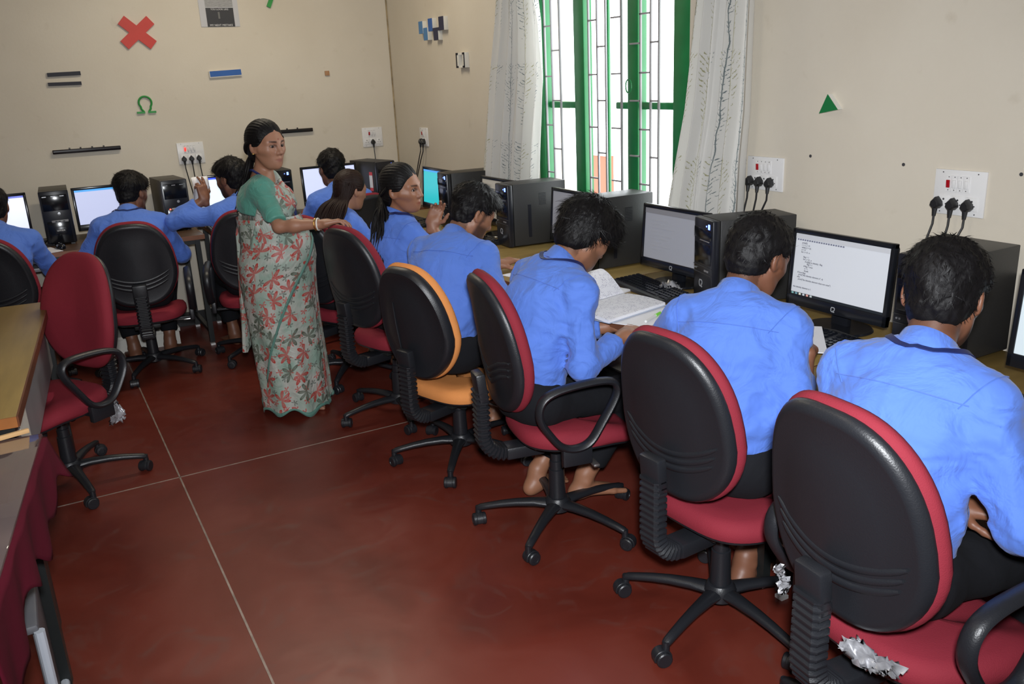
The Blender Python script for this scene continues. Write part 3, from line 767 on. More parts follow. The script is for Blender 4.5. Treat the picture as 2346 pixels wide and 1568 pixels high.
def arm_bracket(sy):
    mb = MB().box((-.02, sy*.262, .405), (.055, .014, .036), bev=.006)
    mb.box((-.02, sy*.17, .384), (.022, .10, .006), bev=.002)
    return mb.mesh('arm_bracket', M_PLASTIC, 35)
for sy in (-1, 1): ME['arm%d' % sy] = loop_arm(sy); ME['brk%d' % sy] = arm_bracket(sy)

def wrap_mesh(seed, size=(.05, .05, .02), h=.004):
    rr = np.random.RandomState(seed)
    n = 15; g = np.linspace(-1, 1, n); U, Vv = np.meshgrid(g, g, indexing='ij'); U = U+rr.normal(0, .05, U.shape); Vv = Vv+rr.normal(0, .05, U.shape)
    k = np.argsort(size); a, b, c = k[2], k[1], k[0]          # longest, middle, thinnest axis
    rim = 1-.35*rr.rand(n, n)*(np.maximum(np.abs(U), np.abs(Vv)) > .75)
    P = np.zeros((n, n, 3)); P[..., a] = U*size[a]*rim; P[..., b] = Vv*size[b]*rim
    P[..., c] = size[c]*(.7*np.sin(3*U+seed)+.5*np.sin(4*Vv+2*U)+rr.normal(0, .45, (n, n)))
    i_ = np.arange(n*n).reshape(n, n); q = np.stack([i_[:-1, :-1], i_[1:, :-1], i_[1:, 1:], i_[:-1, 1:]], -1).reshape(-1, 4)
    v = P.reshape(-1, 3); m_ = len(v); nn_ = vnormals0(v, q)*.0006
    return np_mesh('plastic_wrap', np.concatenate([v+nn_, v-nn_]), np.concatenate([q, q[:, ::-1]+m_]), M_FOIL, smooth=False)
def vnormals0(v, q):
    n = np.zeros_like(v); fn = np.cross(v[q[:, 2]]-v[q[:, 0]], v[q[:, 3]]-v[q[:, 1]])
    for k in range(4): np.add.at(n, q[:, k], fn)
    return n/(np.linalg.norm(n, axis=1)[:, None]+1e-9)

def chair(loc, face, label, arms=(), style='red', base_rot=0., drop=0., lever=True, wraps=(), caster_seed=0):
    t = empty('swivel_chair', (loc[0], loc[1], 0), rad(face), label, 'chair', 'swivel chairs in the computer room')
    rr = random.Random(caster_seed)
    egg = style == 'orange'
    link('back_shell', ME['back_shell_egg' if egg else 'back_shell'], t)
    link('back_cushion', ME['back_cushion_egg' if egg else 'back_cushion'], t)['label'] = ('orange' if egg else 'red')+' fabric back cushion'
    if egg: link('back_crease', ME['crease'], t)
    else:
        for k in range(3): link('back_ridge', ME[('vee%d' if style == 'vee' else 'ridge%d') % k], t)
    link('spine_cover', ME['spine_cover'], t); link('bellows', ME['bellows'], t)
    link('seat_cushion', ME['seat_cushion_o' if egg else 'seat_cushion'], t)['label'] = ('orange' if egg else 'red')+' fabric seat cushion'
    link('seat_shell', ME['seat_shell'], t); link('seat_mechanism', ME['seat_plate'], t); link('tension_knob', ME['tension_knob'], t)
    if lever: link('height_lever', ME['lever'], t)
    link('gas_column', ME['column'], t); link('base_hub', ME['hub'], t)
    for i in range(5):
        a = rad(base_rot-face)+i*2*math.pi/5
        link('base_leg', ME['leg'], t, (0, 0, 0), (0, 0, a))
        ca = rr.uniform(0, 6.28)
        c = link('caster', ME['caster'], t, ((RB-.004)*math.cos(a), (RB-.004)*math.sin(a), 0), (0, 0, ca))
        for s in (-1, 1): link('wheel', ME['wheel'], c, (-.012, s*.0175, .0255))
    for sy in arms:
        link('armrest', ME['arm%d' % sy], t); link('arm_bracket', ME['brk%d' % sy], t)
    if drop:
        for ch in t.children:
            if ch.name.split('.')[0] not in ('base_leg', 'caster', 'base_hub', 'gas_column'): ch.location.z -= drop
    for (px, py, pz), sz, sd in wraps:
        link('plastic_wrap', wrap_mesh(sd, sz), t, (px, py, pz))
    return t
chair((1.58, 1.07), -4, 'red and black swivel chair nearest the camera, bottom right', arms=(-1, 1), base_rot=95, wraps=(((-.215, -.10, .475), (.035, .075, .012), 5), ((-.06, -.19, .395), (.12, .05, .008), 8), ((-.252, .125, .555), (.010, .018, .04), 9)), caster_seed=1)
chair((1.68, 1.774), 4, 'red and black swivel chair with no armrests, second from the camera', base_rot=126, drop=.03, caster_seed=2)
chair((1.565, 2.555), -11, 'red and black swivel chair with looped armrests under the reading student', arms=(-1, 1), style='vee', base_rot=146, caster_seed=3)
chair((1.53, 3.33), 18, 'orange and black swivel chair', style='orange', base_rot=163, drop=.075, caster_seed=4)
chair((1.50, 4.00), 16, 'red and black swivel chair under the hand of the woman', base_rot=186, caster_seed=5)
chair((1.49, 4.75), 25, 'swivel chair of the girl with long brown hair', base_rot=20, drop=.03, caster_seed=6)
chair((1.83, 5.54), 104, 'swivel chair in the far corner by the tower with a red sticker', base_rot=50, drop=.04, caster_seed=7)
chair((1.16, 5.52), 75, 'swivel chair half hidden behind the standing woman', arms=(1,), base_rot=215, drop=.05, caster_seed=8)
chair((.50, 5.60), 82, 'black backed swivel chair before the far desk, left of the woman', arms=(-1,), base_rot=312, drop=.06, caster_seed=9)
chair((-.20, 5.60), 72, 'swivel chair cut off by the left edge of the picture', arms=(-1,), base_rot=40, drop=.06, caster_seed=10)
chair((-.06, 4.075), -146, 'empty red swivel chair turned towards the camera at the yellow desk', arms=(1,), base_rot=-78, drop=.02, wraps=(((-.10, .235, .34), (.045, .012, .055), 21), ((.12, .16, .385), (.05, .03, .008), 22)), caster_seed=11)
# ------------------------------------------------------------------ computers
M_CASE = mat('dark_steel_case', (.022, .022, .022), .45, bump=.1, bscale=200)
M_CASEB = mat('brown_grey_steel_case', (.035, .030, .022), .45)
M_FRONT = mat('tower_front_plastic', (.010, .011, .016), .28)
M_SILV = mat('silver_trim', (.45, .46, .48), .3, metal=.7); M_GREYL = mat('grey_logo', (.35, .36, .38), .4)
M_BLED = mat('blue_power_light', (.10, .18, 1), .3, emit=6); M_RLED = mat('red_power_light', (1, .05, .03), .3, emit=6)
def qmark(mb, x, y, z, s, M=None):
    # open rounded square mark with a tail
    pts = [(.25, -.45), (-.2, -.45), (-.42, -.3), (-.45, .2), (-.3, .45), (.3, .45), (.45, .3), (.45, -.1), (.1, -.15), (.45, -.55)]
    mb.tube([(x+a*s, y, z+b*s) for a, b in pts], s*.10, 6, side=(0, 1, 0), flat=(.3, 1), M=M)
TW, TD, TH = .165, .345, .345
def tower_parts(t, kind):
    if kind == 'A':
        MB().box((0, TD/2+.012, TH/2+.004), (TW/2, TD/2-.012, TH/2-.004), bev=.003).build('case', M_CASE, t)
        fr = MB().box((0, .006, TH/2+.002), (TW/2, .016, TH/2-.002), bev=.008).build('front_bezel', M_FRONT, t)
        MB().box((0, -.0105, TH-.058), (TW/2-.008, .002, .020), bev=.001).build('optical_drive', M_PLGLOSS, t)
        MB().box((.02, -.0135, TH-.085), (.04, .0012, .0018)).build('drive_slot', M_SILV, t)
        MB().box((0, -.0105, TH-.138), (TW/2-.012, .0015, .040), bev=.001).build('bay_cover', M_PLGLOSS, t)
        MB().box((0, -.0112, TH-.190), (TW/2-.004, .0015, .0012)).box((0, -.0112, TH-.218), (TW/2-.004, .0015, .0012)).build('port_strip', M_DKPL, t)
        for x in (.025, .045): MB().box((x, -.0115, TH-.204), (.007, .0012, .0035)).build('usb_port', M_SILV, t)
        for x in (-.066, -.055): MB().cyl((x, -.0105, TH-.204), (x, -.0125, TH-.204), .0035, n=8).build('audio_port', M_SILV, t)
        mb = MB(); qmark(mb, -.012, -.0115, .085, .028); mb.build('logo', M_GREYL, t)
        MB().box((.052, -.0112, TH-.027), (.0065, .0015, .010), bev=.003).build('power_light', M_BLED, t)
        MB().box((.03, -.0112, TH-.027), (.002, .001, .0025)).build('disk_light', M_BLED, t)
        # vents in the side panel that faces the camera
        for k in range(9): MB().box((TW/2+.0004, .20, .225+k*.0075), (.0006, .022, .0014)).build('vent_slot', M_FRONT, t)
        MB().box((TW/2+.0006, .12, .14), (.0006, .010, .09)).build('side_handle', M_FRONT, t)
        MB().tube([(.03, TD, .28), (.03, TD+.018, .275), (.034, TD+.02, .24), (.03, TD+.012, .1), (.03, TD+.012, .0)], .004, 8).build('rear_cable', M_RUB, t)
    else:
        MB().box((0, TD/2+.012, TH/2+.008), (TW/2, TD/2-.012, TH/2-.008), bev=.003).build('case', M_CASEB, t)
        MB().box((0, .004, TH/2+.006), (TW/2+.002, .015, TH/2-.006), bev=.007).build('front_bezel', M_FRONT, t)
        for x in (-.055, -.005, .045): MB().box((x, -.012, TH-.035), (.012, .0012, .0025)).build('drive_mark', M_SILV, t)
        MB().box((0, -.0112, TH-.075), (TW/2-.01, .0014, .050), bev=.001).build('bay_cover', M_PLGLOSS, t)
        MB().lathe([(.0, -.0135), (.009, -.0130), (.0095, -.0105), (.0, -.0100)], 14, Matrix.Translation((.012, 0, TH-.145)), axis='y').build('round_badge', M_SILV, t)
        MB().box((.01, -.0115, TH-.192), (.048, .002, .0075), bev=.004).build('port_strip', M_GREYP, t)
        for x in (-.012, .006, .032): MB().box((x, -.0138, TH-.192), (.006, .0008, .003)).build('usb_port', M_FRONT, t)
        MB().box((0, -.0112, .085), (TW/2-.018, .002, .068), bev=.006).build('lower_panel', M_PLGLOSS, t)
        b_ = MB().box((.005, -.0137, .095), (.033, .0012, .021), bev=.001).build('name_plate', M_FRONT, t)
        me = text_mesh('umax', .022, .0004, 'CENTER'); me.materials.clear(); me.materials.append(M_PWHITE)
        link('lettering', me, b_, (.005, -.0152, .09), (rad(90), 0, 0))
        for x in (-.06, .06): MB().box((x, .03, .004), (.012, .02, .004)).build('foot', M_DKPL, t)
protoA = empty('computer_tower', (2.285, 1.60, DH), RW, 'black computer tower beside the student nearest the camera', 'computer', 'black towers with blue lights'); tower_parts(protoA, 'A')
for (x, y, rz, lb) in ((2.285, 2.555, -16, 'black computer tower left of the screen showing program code'), (2.275, 3.39, 0, 'black computer tower hidden behind the head of the reading student'), (2.265, 4.17, -4, 'black computer tower with blue light under the left window curtain'), (2.285, 4.98, -4, 'black computer tower beside the turquoise screen')):
    clone_tree(protoA, (x, y, DH), RW+rad(rz), lb)
for (x, y, rz, lb) in ((1.565, 6.15, 0, 'black computer tower just behind the face of the woman'), (2.335, 6.10, 14, 'black computer tower in the far corner with a red and white sticker')):
    q = clone_tree(protoA, (x, y, DH), rad(rz), lb)
    if rz:
        MB().box((-TW/2-.0008, .075, .20), (.0006, .020, .070)).build('red_sticker', mat('red_sticker', (.6, .02, .02), .4), q)
        MB().box((-TW/2-.0016, .075, .20), (.0006, .0195, .045)).build('white_sticker', M_PWHITE, q)
protoB = empty('computer_tower', (.135, 6.17, DH), rad(-2), 'black computer tower with round badge, leftmost on the far desk', 'computer', 'black towers with round badges'); tower_parts(protoB, 'B')
q = clone_tree(protoB, (.855, 6.17, DH), rad(4), 'black computer tower with a glowing red light on the far desk')
MB().box((-.048, -.0140, TH-.192), (.005, .001, .004), bev=.001).build('power_light', M_RLED, q)

MW, MH = .43, .280
M_BEZ = mat('monitor_bezel', (.009, .010, .013), .2)
def monitor(loc, rz, label, color, strength, lines=None, code=False, tilt=-4, bar=None, logo=True):
    t = empty('monitor', loc, rz, label, 'monitor', 'computer monitors')
    Mt = Matrix.Translation((0, 0, .058+MH/2)) @ Matrix.Rotation(rad(tilt), 4, 'X') @ Matrix.Translation((0, 0, -.058-MH/2))
    z0 = .058; sb, st, ss = .040, .018, .016
    bz = MB()
    bz.box((0, 0, z0+sb/2), (MW/2, .011, sb/2), Mt, .003).box((0, 0, z0+MH-st/2), (MW/2, .011, st/2), Mt, .003)
    for s in (-1, 1): bz.box((s*(MW/2-ss/2), 0, z0+MH/2), (ss/2, .011, MH/2), Mt, .003)
    bz.build('bezel', M_BEZ, t)
    MB().box((0, .022, z0+MH/2), (MW/2-.012, .016, MH/2-.012), Mt, .010).box((0, .042, z0+MH/2-.01), (.12, .012, .09), Mt, .008).build('rear_housing', M_PLASTIC, t)
    sm_ = mat('screen_%.2f_%.2f_%.2f_%.2f' % (*color, strength), color, .25, emit=strength)
    sw, sh = MW/2-ss, (MH-sb-st)/2
    zc = z0+sb+sh
    sc = MB().box((0, -.003, zc), (sw, .004, sh), Mt).build('screen', sm_, t)
    mk = lambda n_, c, x0, x1, zt, zb, m_: MB().box(((x0+x1)/2, -.0078, (zt+zb)/2), (abs(x1-x0)/2, .0006, abs(zt-zb)/2), Mt).build(n_, m_, sc)
    if bar: mk('title_bar', 0, -sw, sw, zc+sh, zc+sh-.012, mat('title_bar_blue_%.1f' % bar[2], bar, .3, emit=.8))
    if code:
        M_INK = mat('screen_ink', (.05, .05, .08), .5); M_BAR = mat('screen_toolbar', (.50, .51, .54), .4, emit=.12)
        mk('toolbar', 0, -sw, sw, zc+sh-.001, zc+sh-.017, M_BAR)
        for i in range(20): mk('tool_icon', 0, -sw+.008+i*.0105, -sw+.0145+i*.0105, zc+sh-.0185, zc+sh-.0235, mat('tool_icon', (.18, .19, .26), .5))
        txt = ['printf()', 'i = 1; j = 0', 'while (i < n)', 'x = 0', 'for i = 0 : n', '', 'flag = 1', 'for j = 0 : n', '    if a[i][j] is identity : flag', '        flag = 1', '  if flag = true', '    e = i', '    break', 'if (not flag)', '  print("the identity element is", e)', 'else', '  print("the identity element does not exist")']
        for i, s_ in enumerate(txt):
            if not s_.strip(): continue
            me = text_mesh(s_, .0085, .0002); me.materials.clear(); me.materials.append(M_INK)
            o_ = link('code_line', me, sc); o_.matrix_local = Mt @ Matrix.Translation((-sw+.030+(.012 if 6 <= i <= 12 else 0)-(.008 if i >= 13 else 0), -.0082, zc+sh-.034-i*.0083)) @ Matrix.Rotation(rad(90), 4, 'X')
        me = text_mesh('the identity element is 1', .0085, .0002); me.materials.clear(); me.materials.append(M_INK)
        o_ = link('code_line', me, sc); o_.matrix_local = Mt @ Matrix.Translation((-sw+.008, -.0082, zc-sh+.026)) @ Matrix.Rotation(rad(90), 4, 'X')
        mk('taskbar', 0, -sw, sw, zc-sh+.009, zc-sh, mat('taskbar', (.02, .025, .03), .3))
        for i, c in enumerate(((.2, .4, .4), (.15, .3, .35), (.7, .7, .6), (.55, .6, .65), (.7, .35, .3), (.45, .5, .5))): mk('task_icon', 0, -sw+.004+i*.017, -sw+.014+i*.017, zc-sh+.008, zc-sh+.001, mat('task_icon_%d' % i, c, .4, emit=.3))
    if lines:
        M_FNT = mat('screen_faint_ink', (.42, .43, .47), .5)
        mk('title_bar', 0, -sw, sw, zc+sh, zc+sh-.022, mat('screen_grey_bar', (.22, .22, .24), .4, emit=.1))
        for i in range(lines): mk('text_line', 0, -sw+.05, -sw+.05+rng.uniform(.06, .2), zc+sh-.05-i*.016, zc+sh-.0515-i*.016, M_FNT)
    mb = MB(); qmark(mb, 0, -.0118, z0+.018, .017, Mt)
    if logo: mb.build('logo', M_GREYL, t)
    MB().box((0, .028, .065), (.035, .012, .065), bev=.004).build('neck', M_BEZ, t)
    MB().lathe([(.10, 0), (.105, .004), (.10, .010), (.03, .016), (.0, .016)], 28, Matrix.Translation((0, .02, 0)) @ Matrix.Scale(1.15, 4, (1, 0, 0))).build('stand_base', M_BEZ, t)
    return t
GREY = (.55, .56, .60)
monitor((2.40, 2.00, DH), RW, 'monitor showing lines of program code', (.58, .60, .64), .16, code=True)
monitor((2.40, 2.88, DH), RW, 'grey lit monitor beyond the open notebook', (.33, .34, .38), .12, lines=9)
monitor((2.36, 1.135, DH), RW, 'monitor cut off by the right edge of the picture', (.60, .68, .72), .25, bar=(.1, .25, .6))
monitor((2.41, 3.68, DH), RW, 'monitor hidden behind the reading student', (.33, .34, .38), .12)
monitor((2.41, 4.49, DH), RW, 'monitor between the two towers below the left curtain', (.45, .42, .36), .2)
monitor((2.40, 5.345, DH), RW, 'turquoise lit monitor near the far corner', (.02, .42, .47), .8, bar=(.05, .3, .7), logo=False)
monitor((-.232, 6.30, DH), 0, 'white lit monitor cut off by the left edge', (.66, .70, .88), .75, bar=(.05, .08, .5), logo=False)
monitor((.458, 6.30, DH), rad(2), 'white lit monitor behind the boy on the far desk', (.42, .46, .66), .75, bar=(.03, .06, .7), logo=False)
monitor((1.235, 6.30, DH), rad(-3), 'white lit monitor in front of the boy holding up a sheet', (.62, .74, .86), .85, bar=(.03, .08, .8), logo=False)
monitor((1.965, 6.29, DH), rad(3), 'white lit monitor in the far corner', (.52, .57, .80), .75, logo=False)

# keyboards: a body and its keys
def keyboard_mesh():
    b = MB().loft([[(-.222*s, -.075*s, z0), (.222*s, -.075*s, z0), (.222*s, .075*s, z1), (-.222*s, .075*s, z1)] for s, z0, z1 in ((1, .002, .002), (1, .012, .020), (.985, .015, .024))]).mesh('keyboard_body', M_PLASTIC, 30)
    k = MB(); nrow = 6
    for r_ in range(nrow):
        y = .055-r_*.0205; zc = .0225-(.055-y)*.075
        x = -.208
        while x < .205:
            w = .0165
            if r_ == 5 and -.12 < x < -.02: w = .105
            if not (.075 < x < .088 or .145 < x < .15):
                k.loft([[(x+d, y-.008+e, zc), (x+w-d, y-.008+e, zc), (x+w-d, y+.008-e, zc+.001), (x+d, y+.008-e, zc+.001)] for d, e, zc in ((0, 0, zc), (.002, .0015, zc+.0065))])
            x += w+.0025
    return b, k.mesh('keys', M_PLGLOSS, 20)
KB, KK = keyboard_mesh()
def keyboard(loc, rz, label):
    t = empty('keyboard', loc, rz, label, 'keyboard', 'black keyboards')
    link('keyboard_body', KB, t); o = link('keys', KK, t); o['kind'] = 'stuff'
keyboard((2.245, 1.985, DH), RW, 'black keyboard under the sheet the student writes on')
keyboard((2.25, 2.86, DH), RW+rad(-8), 'black keyboard beside the open notebook')
keyboard((2.18, 1.10, DH), RW, 'black keyboard at the right edge of the picture')
keyboard((2.20, 4.45, DH), RW, 'black keyboard in front of the bearded student')
keyboard((2.20, 5.30, DH), RW, 'black keyboard before the turquoise screen')
keyboard((-.20, 6.08, DH), 0, 'black keyboard at the left end of the far desk')
keyboard((1.24, 6.07, DH), 0, 'black keyboard before the boy holding up a sheet')
def mouse(loc, rz, label):
    t = empty('mouse', loc, rz, label, 'mouse', 'computer mice')
    MB().lathe([(.0, 0), (.95, 0), (1, .25), (.93, .6), (.7, .88), (.35, 1.0), (.0, 1.02)], 20, Matrix.Diagonal((.029, .048, .034, 1))).build('mouse_body', M_PLGLOSS, t)
    MB().cyl((-.003, .022, .031), (.003, .022, .031), .008, n=10).build('scroll_wheel', M_DKPL, t)
    MB().tube([(0, .046, .012), (.01, .09, .004), (.04, .15, .004), (.05, .22, .004)], .002, 6).build('mouse_cable', M_RUB, t)
mouse((.115, 6.02, DH), .2, 'black mouse before the leftmost tower on the far desk')
mouse((2.02, 4.86, DH), -1.3, 'black mouse beside the hand of the girl')
# tangled leads on the desk behind the code screen
M_YCARD = mat('yellow_card_scrap', (.42, .30, .08), .7)
tag(MB().tube([(2.36, 2.22, DH+.006), (2.38, 2.15, DH+.012), (2.335, 2.08, DH+.006), (2.34, 1.95, DH+.02), (2.36, 1.85, DH+.006), (2.35, 1.75, DH+.006)], .004, 8).build('loose_cable', M_RUB), 'loose black cable lying under the code screen', 'cable')
tag(MB().tube([(.10, 6.12, DH+.005), (.05, 6.16, DH+.015), (.02, 6.22, DH+.005), (.05, 6.30, DH+.02), (.0, 6.36, DH+.005)], .004, 8).build('loose_cable', M_RUB), 'loose black cable beside the leftmost tower', 'cable')

# paper things
M_PAPER = mat('white_paper', (.80, .80, .84), .6)
def lined_mat():
    m, N, L, b = new_mat('handwritten_page')
    tc = N.new('ShaderNodeTexCoord'); sep = N.new('ShaderNodeSeparateXYZ'); L.new(tc.outputs['Object'], sep.inputs[0])
    M = lambda op, a, b_=None: math_node(N, L, op, a, b_)
    ph = M('FRACT', M('DIVIDE', sep.outputs[0], .0085))
    n = N.new('ShaderNodeTexNoise'); n.inputs['Scale'].default_value = 260; n.inputs['Detail'].default_value = 2; L.new(tc.outputs['Object'], n.inputs[0])
    n2 = N.new('ShaderNodeTexNoise'); n2.inputs['Scale'].default_value = 38; L.new(tc.outputs['Object'], n2.inputs[0])
    f = M('MULTIPLY', M('LESS_THAN', ph, .42), M('MULTIPLY', M('GREATER_THAN', n.outputs['Fac'], .53), M('GREATER_THAN', n2.outputs['Fac'], .47)))
    mx = N.new('ShaderNodeMix'); mx.data_type = 'RGBA'; L.new(M('MULTIPLY', f, .75), mx.inputs[0]); mx.inputs[6].default_value = (.78, .78, .83, 1); mx.inputs[7].default_value = (.12, .10, .22, 1)
    L.new(mx.outputs[2], b.inputs['Base Color']); b.inputs['Roughness'].default_value = .6
    return m
M_LINED = lined_mat()
def page_sheet(name, u0, u1, hfun, dx, parent, m, thick=.0012, n=16):
    # sheet: local x from 0..dx (spine direction), y from u0..u1, height hfun(t)
    vs = []; fs = []
    for i in range(n+1):
        t = i/n; y, z = hfun(t)
        for x in (0, dx): vs += [(x, y, z), (x, y, z-thick)]
    for i in range(n):
        a = i*4
        fs += [(a, a+2, a+6, a+4), (a+1, a+5, a+7, a+3), (a, a+4, a+5, a+1), (a+2, a+3, a+7, a+6)]
    fs += [(0, 1, 3, 2), (n*4, n*4+2, n*4+3, n*4+1)]
    return MB().add(vs, fs).build(name, m, parent, smooth=50)

nb = empty('notebook', (1.765, 2.735, DH+.004), math.atan2(.075, .34), 'open handwritten notebook on the desk before the reading student', 'notebook')
NL = .335
MB().box((NL/2, -.10, .003), (NL/2+.003, .103, .0012)).box((NL/2, .10, .003), (NL/2+.003, .103, .0012)).build('cover', mat('pale_blue_cover', (.45, .5, .62), .5), nb)
page_sheet('page_block', 0, 1, lambda t: (-.198*t, .019-.006*t+.006*math.sin(t*3.1)), NL, nb, M_PAPER, .012)
page_sheet('page', 0, 1, lambda t: (-.197*t, .0204-.006*t+.006*math.sin(t*3.1)), NL, nb, M_LINED)
page_sheet('page_block', 0, 1, lambda t: (.19*t, .016-.004*t+.006*math.sin(t*3.1)), NL, nb, M_PAPER, .009)
page_sheet('raised_page', 0, 1, lambda t: (.02+.165*t-.03*t*t, .021+.085*math.sin(t*1.75)), NL, nb, M_LINED)
tag(MB().box((.0, .0, .0012), (.148, .105, .0012)).build('loose_sheet', M_PAPER, None, (1.98, 2.575, DH+.001), (0, 0, .45)), 'loose white sheet under the open notebook', 'paper')
tag(MB().box((0, 0, .004), (.06, .1, .004), bev=.001).build('folded_paper', M_PAPER, None, (2.10, 2.985, DH), (0, 0, .3)), 'small folded white paper behind the open notebook', 'paper')
ws = empty('writing_sheet', (2.135, 1.955, DH+.030), rad(45), 'white sheet the student writes on, resting on the keyboard', 'paper')
MB().box((0, 0, 0), (.1485, .105, .0012)).build('sheet', M_PAPER, ws)
for i in range(7): MB().box((.05-i*.0, 0, 0), (0, 0, 0)) if False else MB().box((.115-i*.028, -.01*(i % 2), .0014), (.0007, .06-.012*(i % 3), .0002)).build('written_line', M_SWL, ws)
tag(MB().box((0, 0, .001), (.105, .148, .001)).build('loose_sheet', M_PAPER, None, (2.03, 3.42, DH), (0, 0, .2)), 'loose white sheet in front of the bearded student', 'paper')
tag(MB().box((0, 0, .001), (.105, .148, .001)).build('loose_sheet', M_PAPER, None, (1.98, 4.32, DH), (0, 0, -.2)), 'loose white sheet in front of the girl looking round', 'paper')
tag(MB().box((0, 0, .001), (.075, .105, .001)).build('loose_sheet', M_PAPER, None, (.02, 6.0, DH), (0, 0, .3)), 'loose white sheet at the left end of the far desk', 'paper')
tag(MB().box((0, 0, .0012), (.105, .148, .0012)).build('loose_sheet', M_PAPER, None, (2.02, .92, DH), (0, 0, .2)), 'loose white sheet at the right edge of the picture', 'paper')
gp = empty('highlighter_pen', (1.985, 2.50, DH+.010), rad(28), 'green and white pen on the loose sheet', 'pen')
MB().cyl((-.07, 0, 0), (.02, 0, 0), .005, n=12).build('barrel', M_PWHITE, gp); MB().cyl((.02, 0, 0), (.065, 0, 0), .0062, .005, 12).build('cap', mat('lime_plastic', (.25, .75, .08), .3), gp)
pw = empty('clear_wrapper', (2.30, 2.80, DH), 0, 'crumpled clear wrapper under the grey monitor', 'wrapper')
link('crumpled_film', wrap_mesh(33, (.04, .06, .018)), pw, (0, 0, .02))
# ------------------------------------------------------------------ people
def skin_material(name, base, rough=.48):
    m, N, L, b = new_mat(name)
    at = N.new('ShaderNodeAttribute'); at.attribute_name = 'Col'
    mx = N.new('ShaderNodeMix'); mx.data_type = 'RGBA'; mx.blend_type = 'MULTIPLY'; mx.inputs[0].default_value = 1
    mx.inputs[6].default_value = (*base, 1); L.new(at.outputs['Color'], mx.inputs[7])
    L.new(mx.outputs[2], b.inputs['Base Color']); b.inputs['Roughness'].default_value = rough
    b.inputs['Subsurface Weight'].default_value = .06; b.inputs['Subsurface Radius'].default_value = (.02, .008, .004)
    tc = N.new('ShaderNodeTexCoord'); n = N.new('ShaderNodeTexNoise'); n.inputs['Scale'].default_value = 180; L.new(tc.outputs['Object'], n.inputs[0])
    bp = N.new('ShaderNodeBump'); bp.inputs['Strength'].default_value = .08; bp.inputs['Distance'].default_value = .002; L.new(n.outputs['Fac'], bp.inputs['Height']); L.new(bp.outputs[0], b.inputs['Normal'])
    return m
SK_A = skin_material('skin_brown', (.30, .135, .075)); SK_B = skin_material('skin_dark_brown', (.19, .078, .043)); SK_C = skin_material('skin_light_brown', (.33, .160, .098))
def cloth_material(name, col, bump=.6, rough=.8, fold=9, fine=True):
    m, N, L, b = new_mat(name)
    tc = N.new('ShaderNodeTexCoord')
    n = N.new('ShaderNodeTexNoise'); n.inputs['Scale'].default_value = fold; n.inputs['Detail'].default_value = 3; n.inputs['Distortion'].default_value = 1.6; L.new(tc.outputs['Object'], n.inputs[0])
    n2 = N.new('ShaderNodeTexNoise'); n2.inputs['Scale'].default_value = 700; L.new(tc.outputs['Object'], n2.inputs[0])
    bp = N.new('ShaderNodeBump'); bp.inputs['Strength'].default_value = bump; bp.inputs['Distance'].default_value = .02; L.new(n.outputs['Fac'], bp.inputs['Height'])
    bp2 = N.new('ShaderNodeBump'); bp2.inputs['Strength'].default_value = .15; bp2.inputs['Distance'].default_value = .001; L.new(n2.outputs['Fac'], bp2.inputs['Height']); L.new(bp.outputs[0], bp2.inputs['Normal'])
    L.new(bp2.outputs[0], b.inputs['Normal'])
    b.inputs['Base Color'].default_value = (*col, 1); b.inputs['Roughness'].default_value = rough; b.inputs['Specular IOR Level'].default_value = .25
    b.inputs['Sheen Weight'].default_value = .12
    return m
M_SHIRT = cloth_material('blue_school_shirt', (.095, .20, .64)); M_SEAM = cloth_material('blue_shirt_seam', (.078, .168, .54))
M_TROU = cloth_material('black_trousers', (.007, .0075, .010), rough=.9, bump=.2); M_TROU.node_tree.nodes['Principled BSDF'].inputs['Sheen Weight'].default_value = 0; M_LANY = mat('navy_lanyard', (.012, .02, .10), .5)
def hair_material(name, col):
    m, N, L, b = new_mat(name)
    tc = N.new('ShaderNodeTexCoord'); n = N.new('ShaderNodeTexNoise'); n.inputs['Scale'].default_value = 60; n.inputs['Detail'].default_value = 4; L.new(tc.outputs['Object'], n.inputs[0])
    r = N.new('ShaderNodeValToRGB'); r.color_ramp.elements[0].color = (col[0]*.5, col[1]*.5, col[2]*.5, 1); r.color_ramp.elements[1].color = (*col, 1); L.new(n.outputs['Fac'], r.inputs[0]); L.new(r.outputs[0], b.inputs['Base Color'])
    b.inputs['Roughness'].default_value = .55; b.inputs['Specular IOR Level'].default_value = .22
    bp = N.new('ShaderNodeBump'); bp.inputs['Strength'].default_value = .5; bp.inputs['Distance'].default_value = .004; L.new(n.outputs['Fac'], bp.inputs['Height']); L.new(bp.outputs[0], b.inputs['Normal'])
    return m
M_HAIR = hair_material('black_hair', (.0065, .0055, .006)); M_HAIRBR = hair_material('brown_black_hair', (.022, .0095, .007))

def Rm(a, ax): return np.array(Matrix.Rotation(a, 3, ax), np.float32)
def ik(s, t, l1, l2, hint):
    s = np.array(s, float); t = np.array(t, float); d = t-s; L = np.linalg.norm(d); L2 = min(L, (l1+l2)*.995)
    dr = d/max(L, 1e-6); t2 = s+dr*L2
    a = (l1*l1-l2*l2+L2*L2)/(2*L2); h = math.sqrt(max(l1*l1-a*a, 0))
    hv = np.array(hint, float); hv = hv-dr*(hv@dr); hv /= max(np.linalg.norm(hv), 1e-6)
    return s+dr*a+hv*h, t2

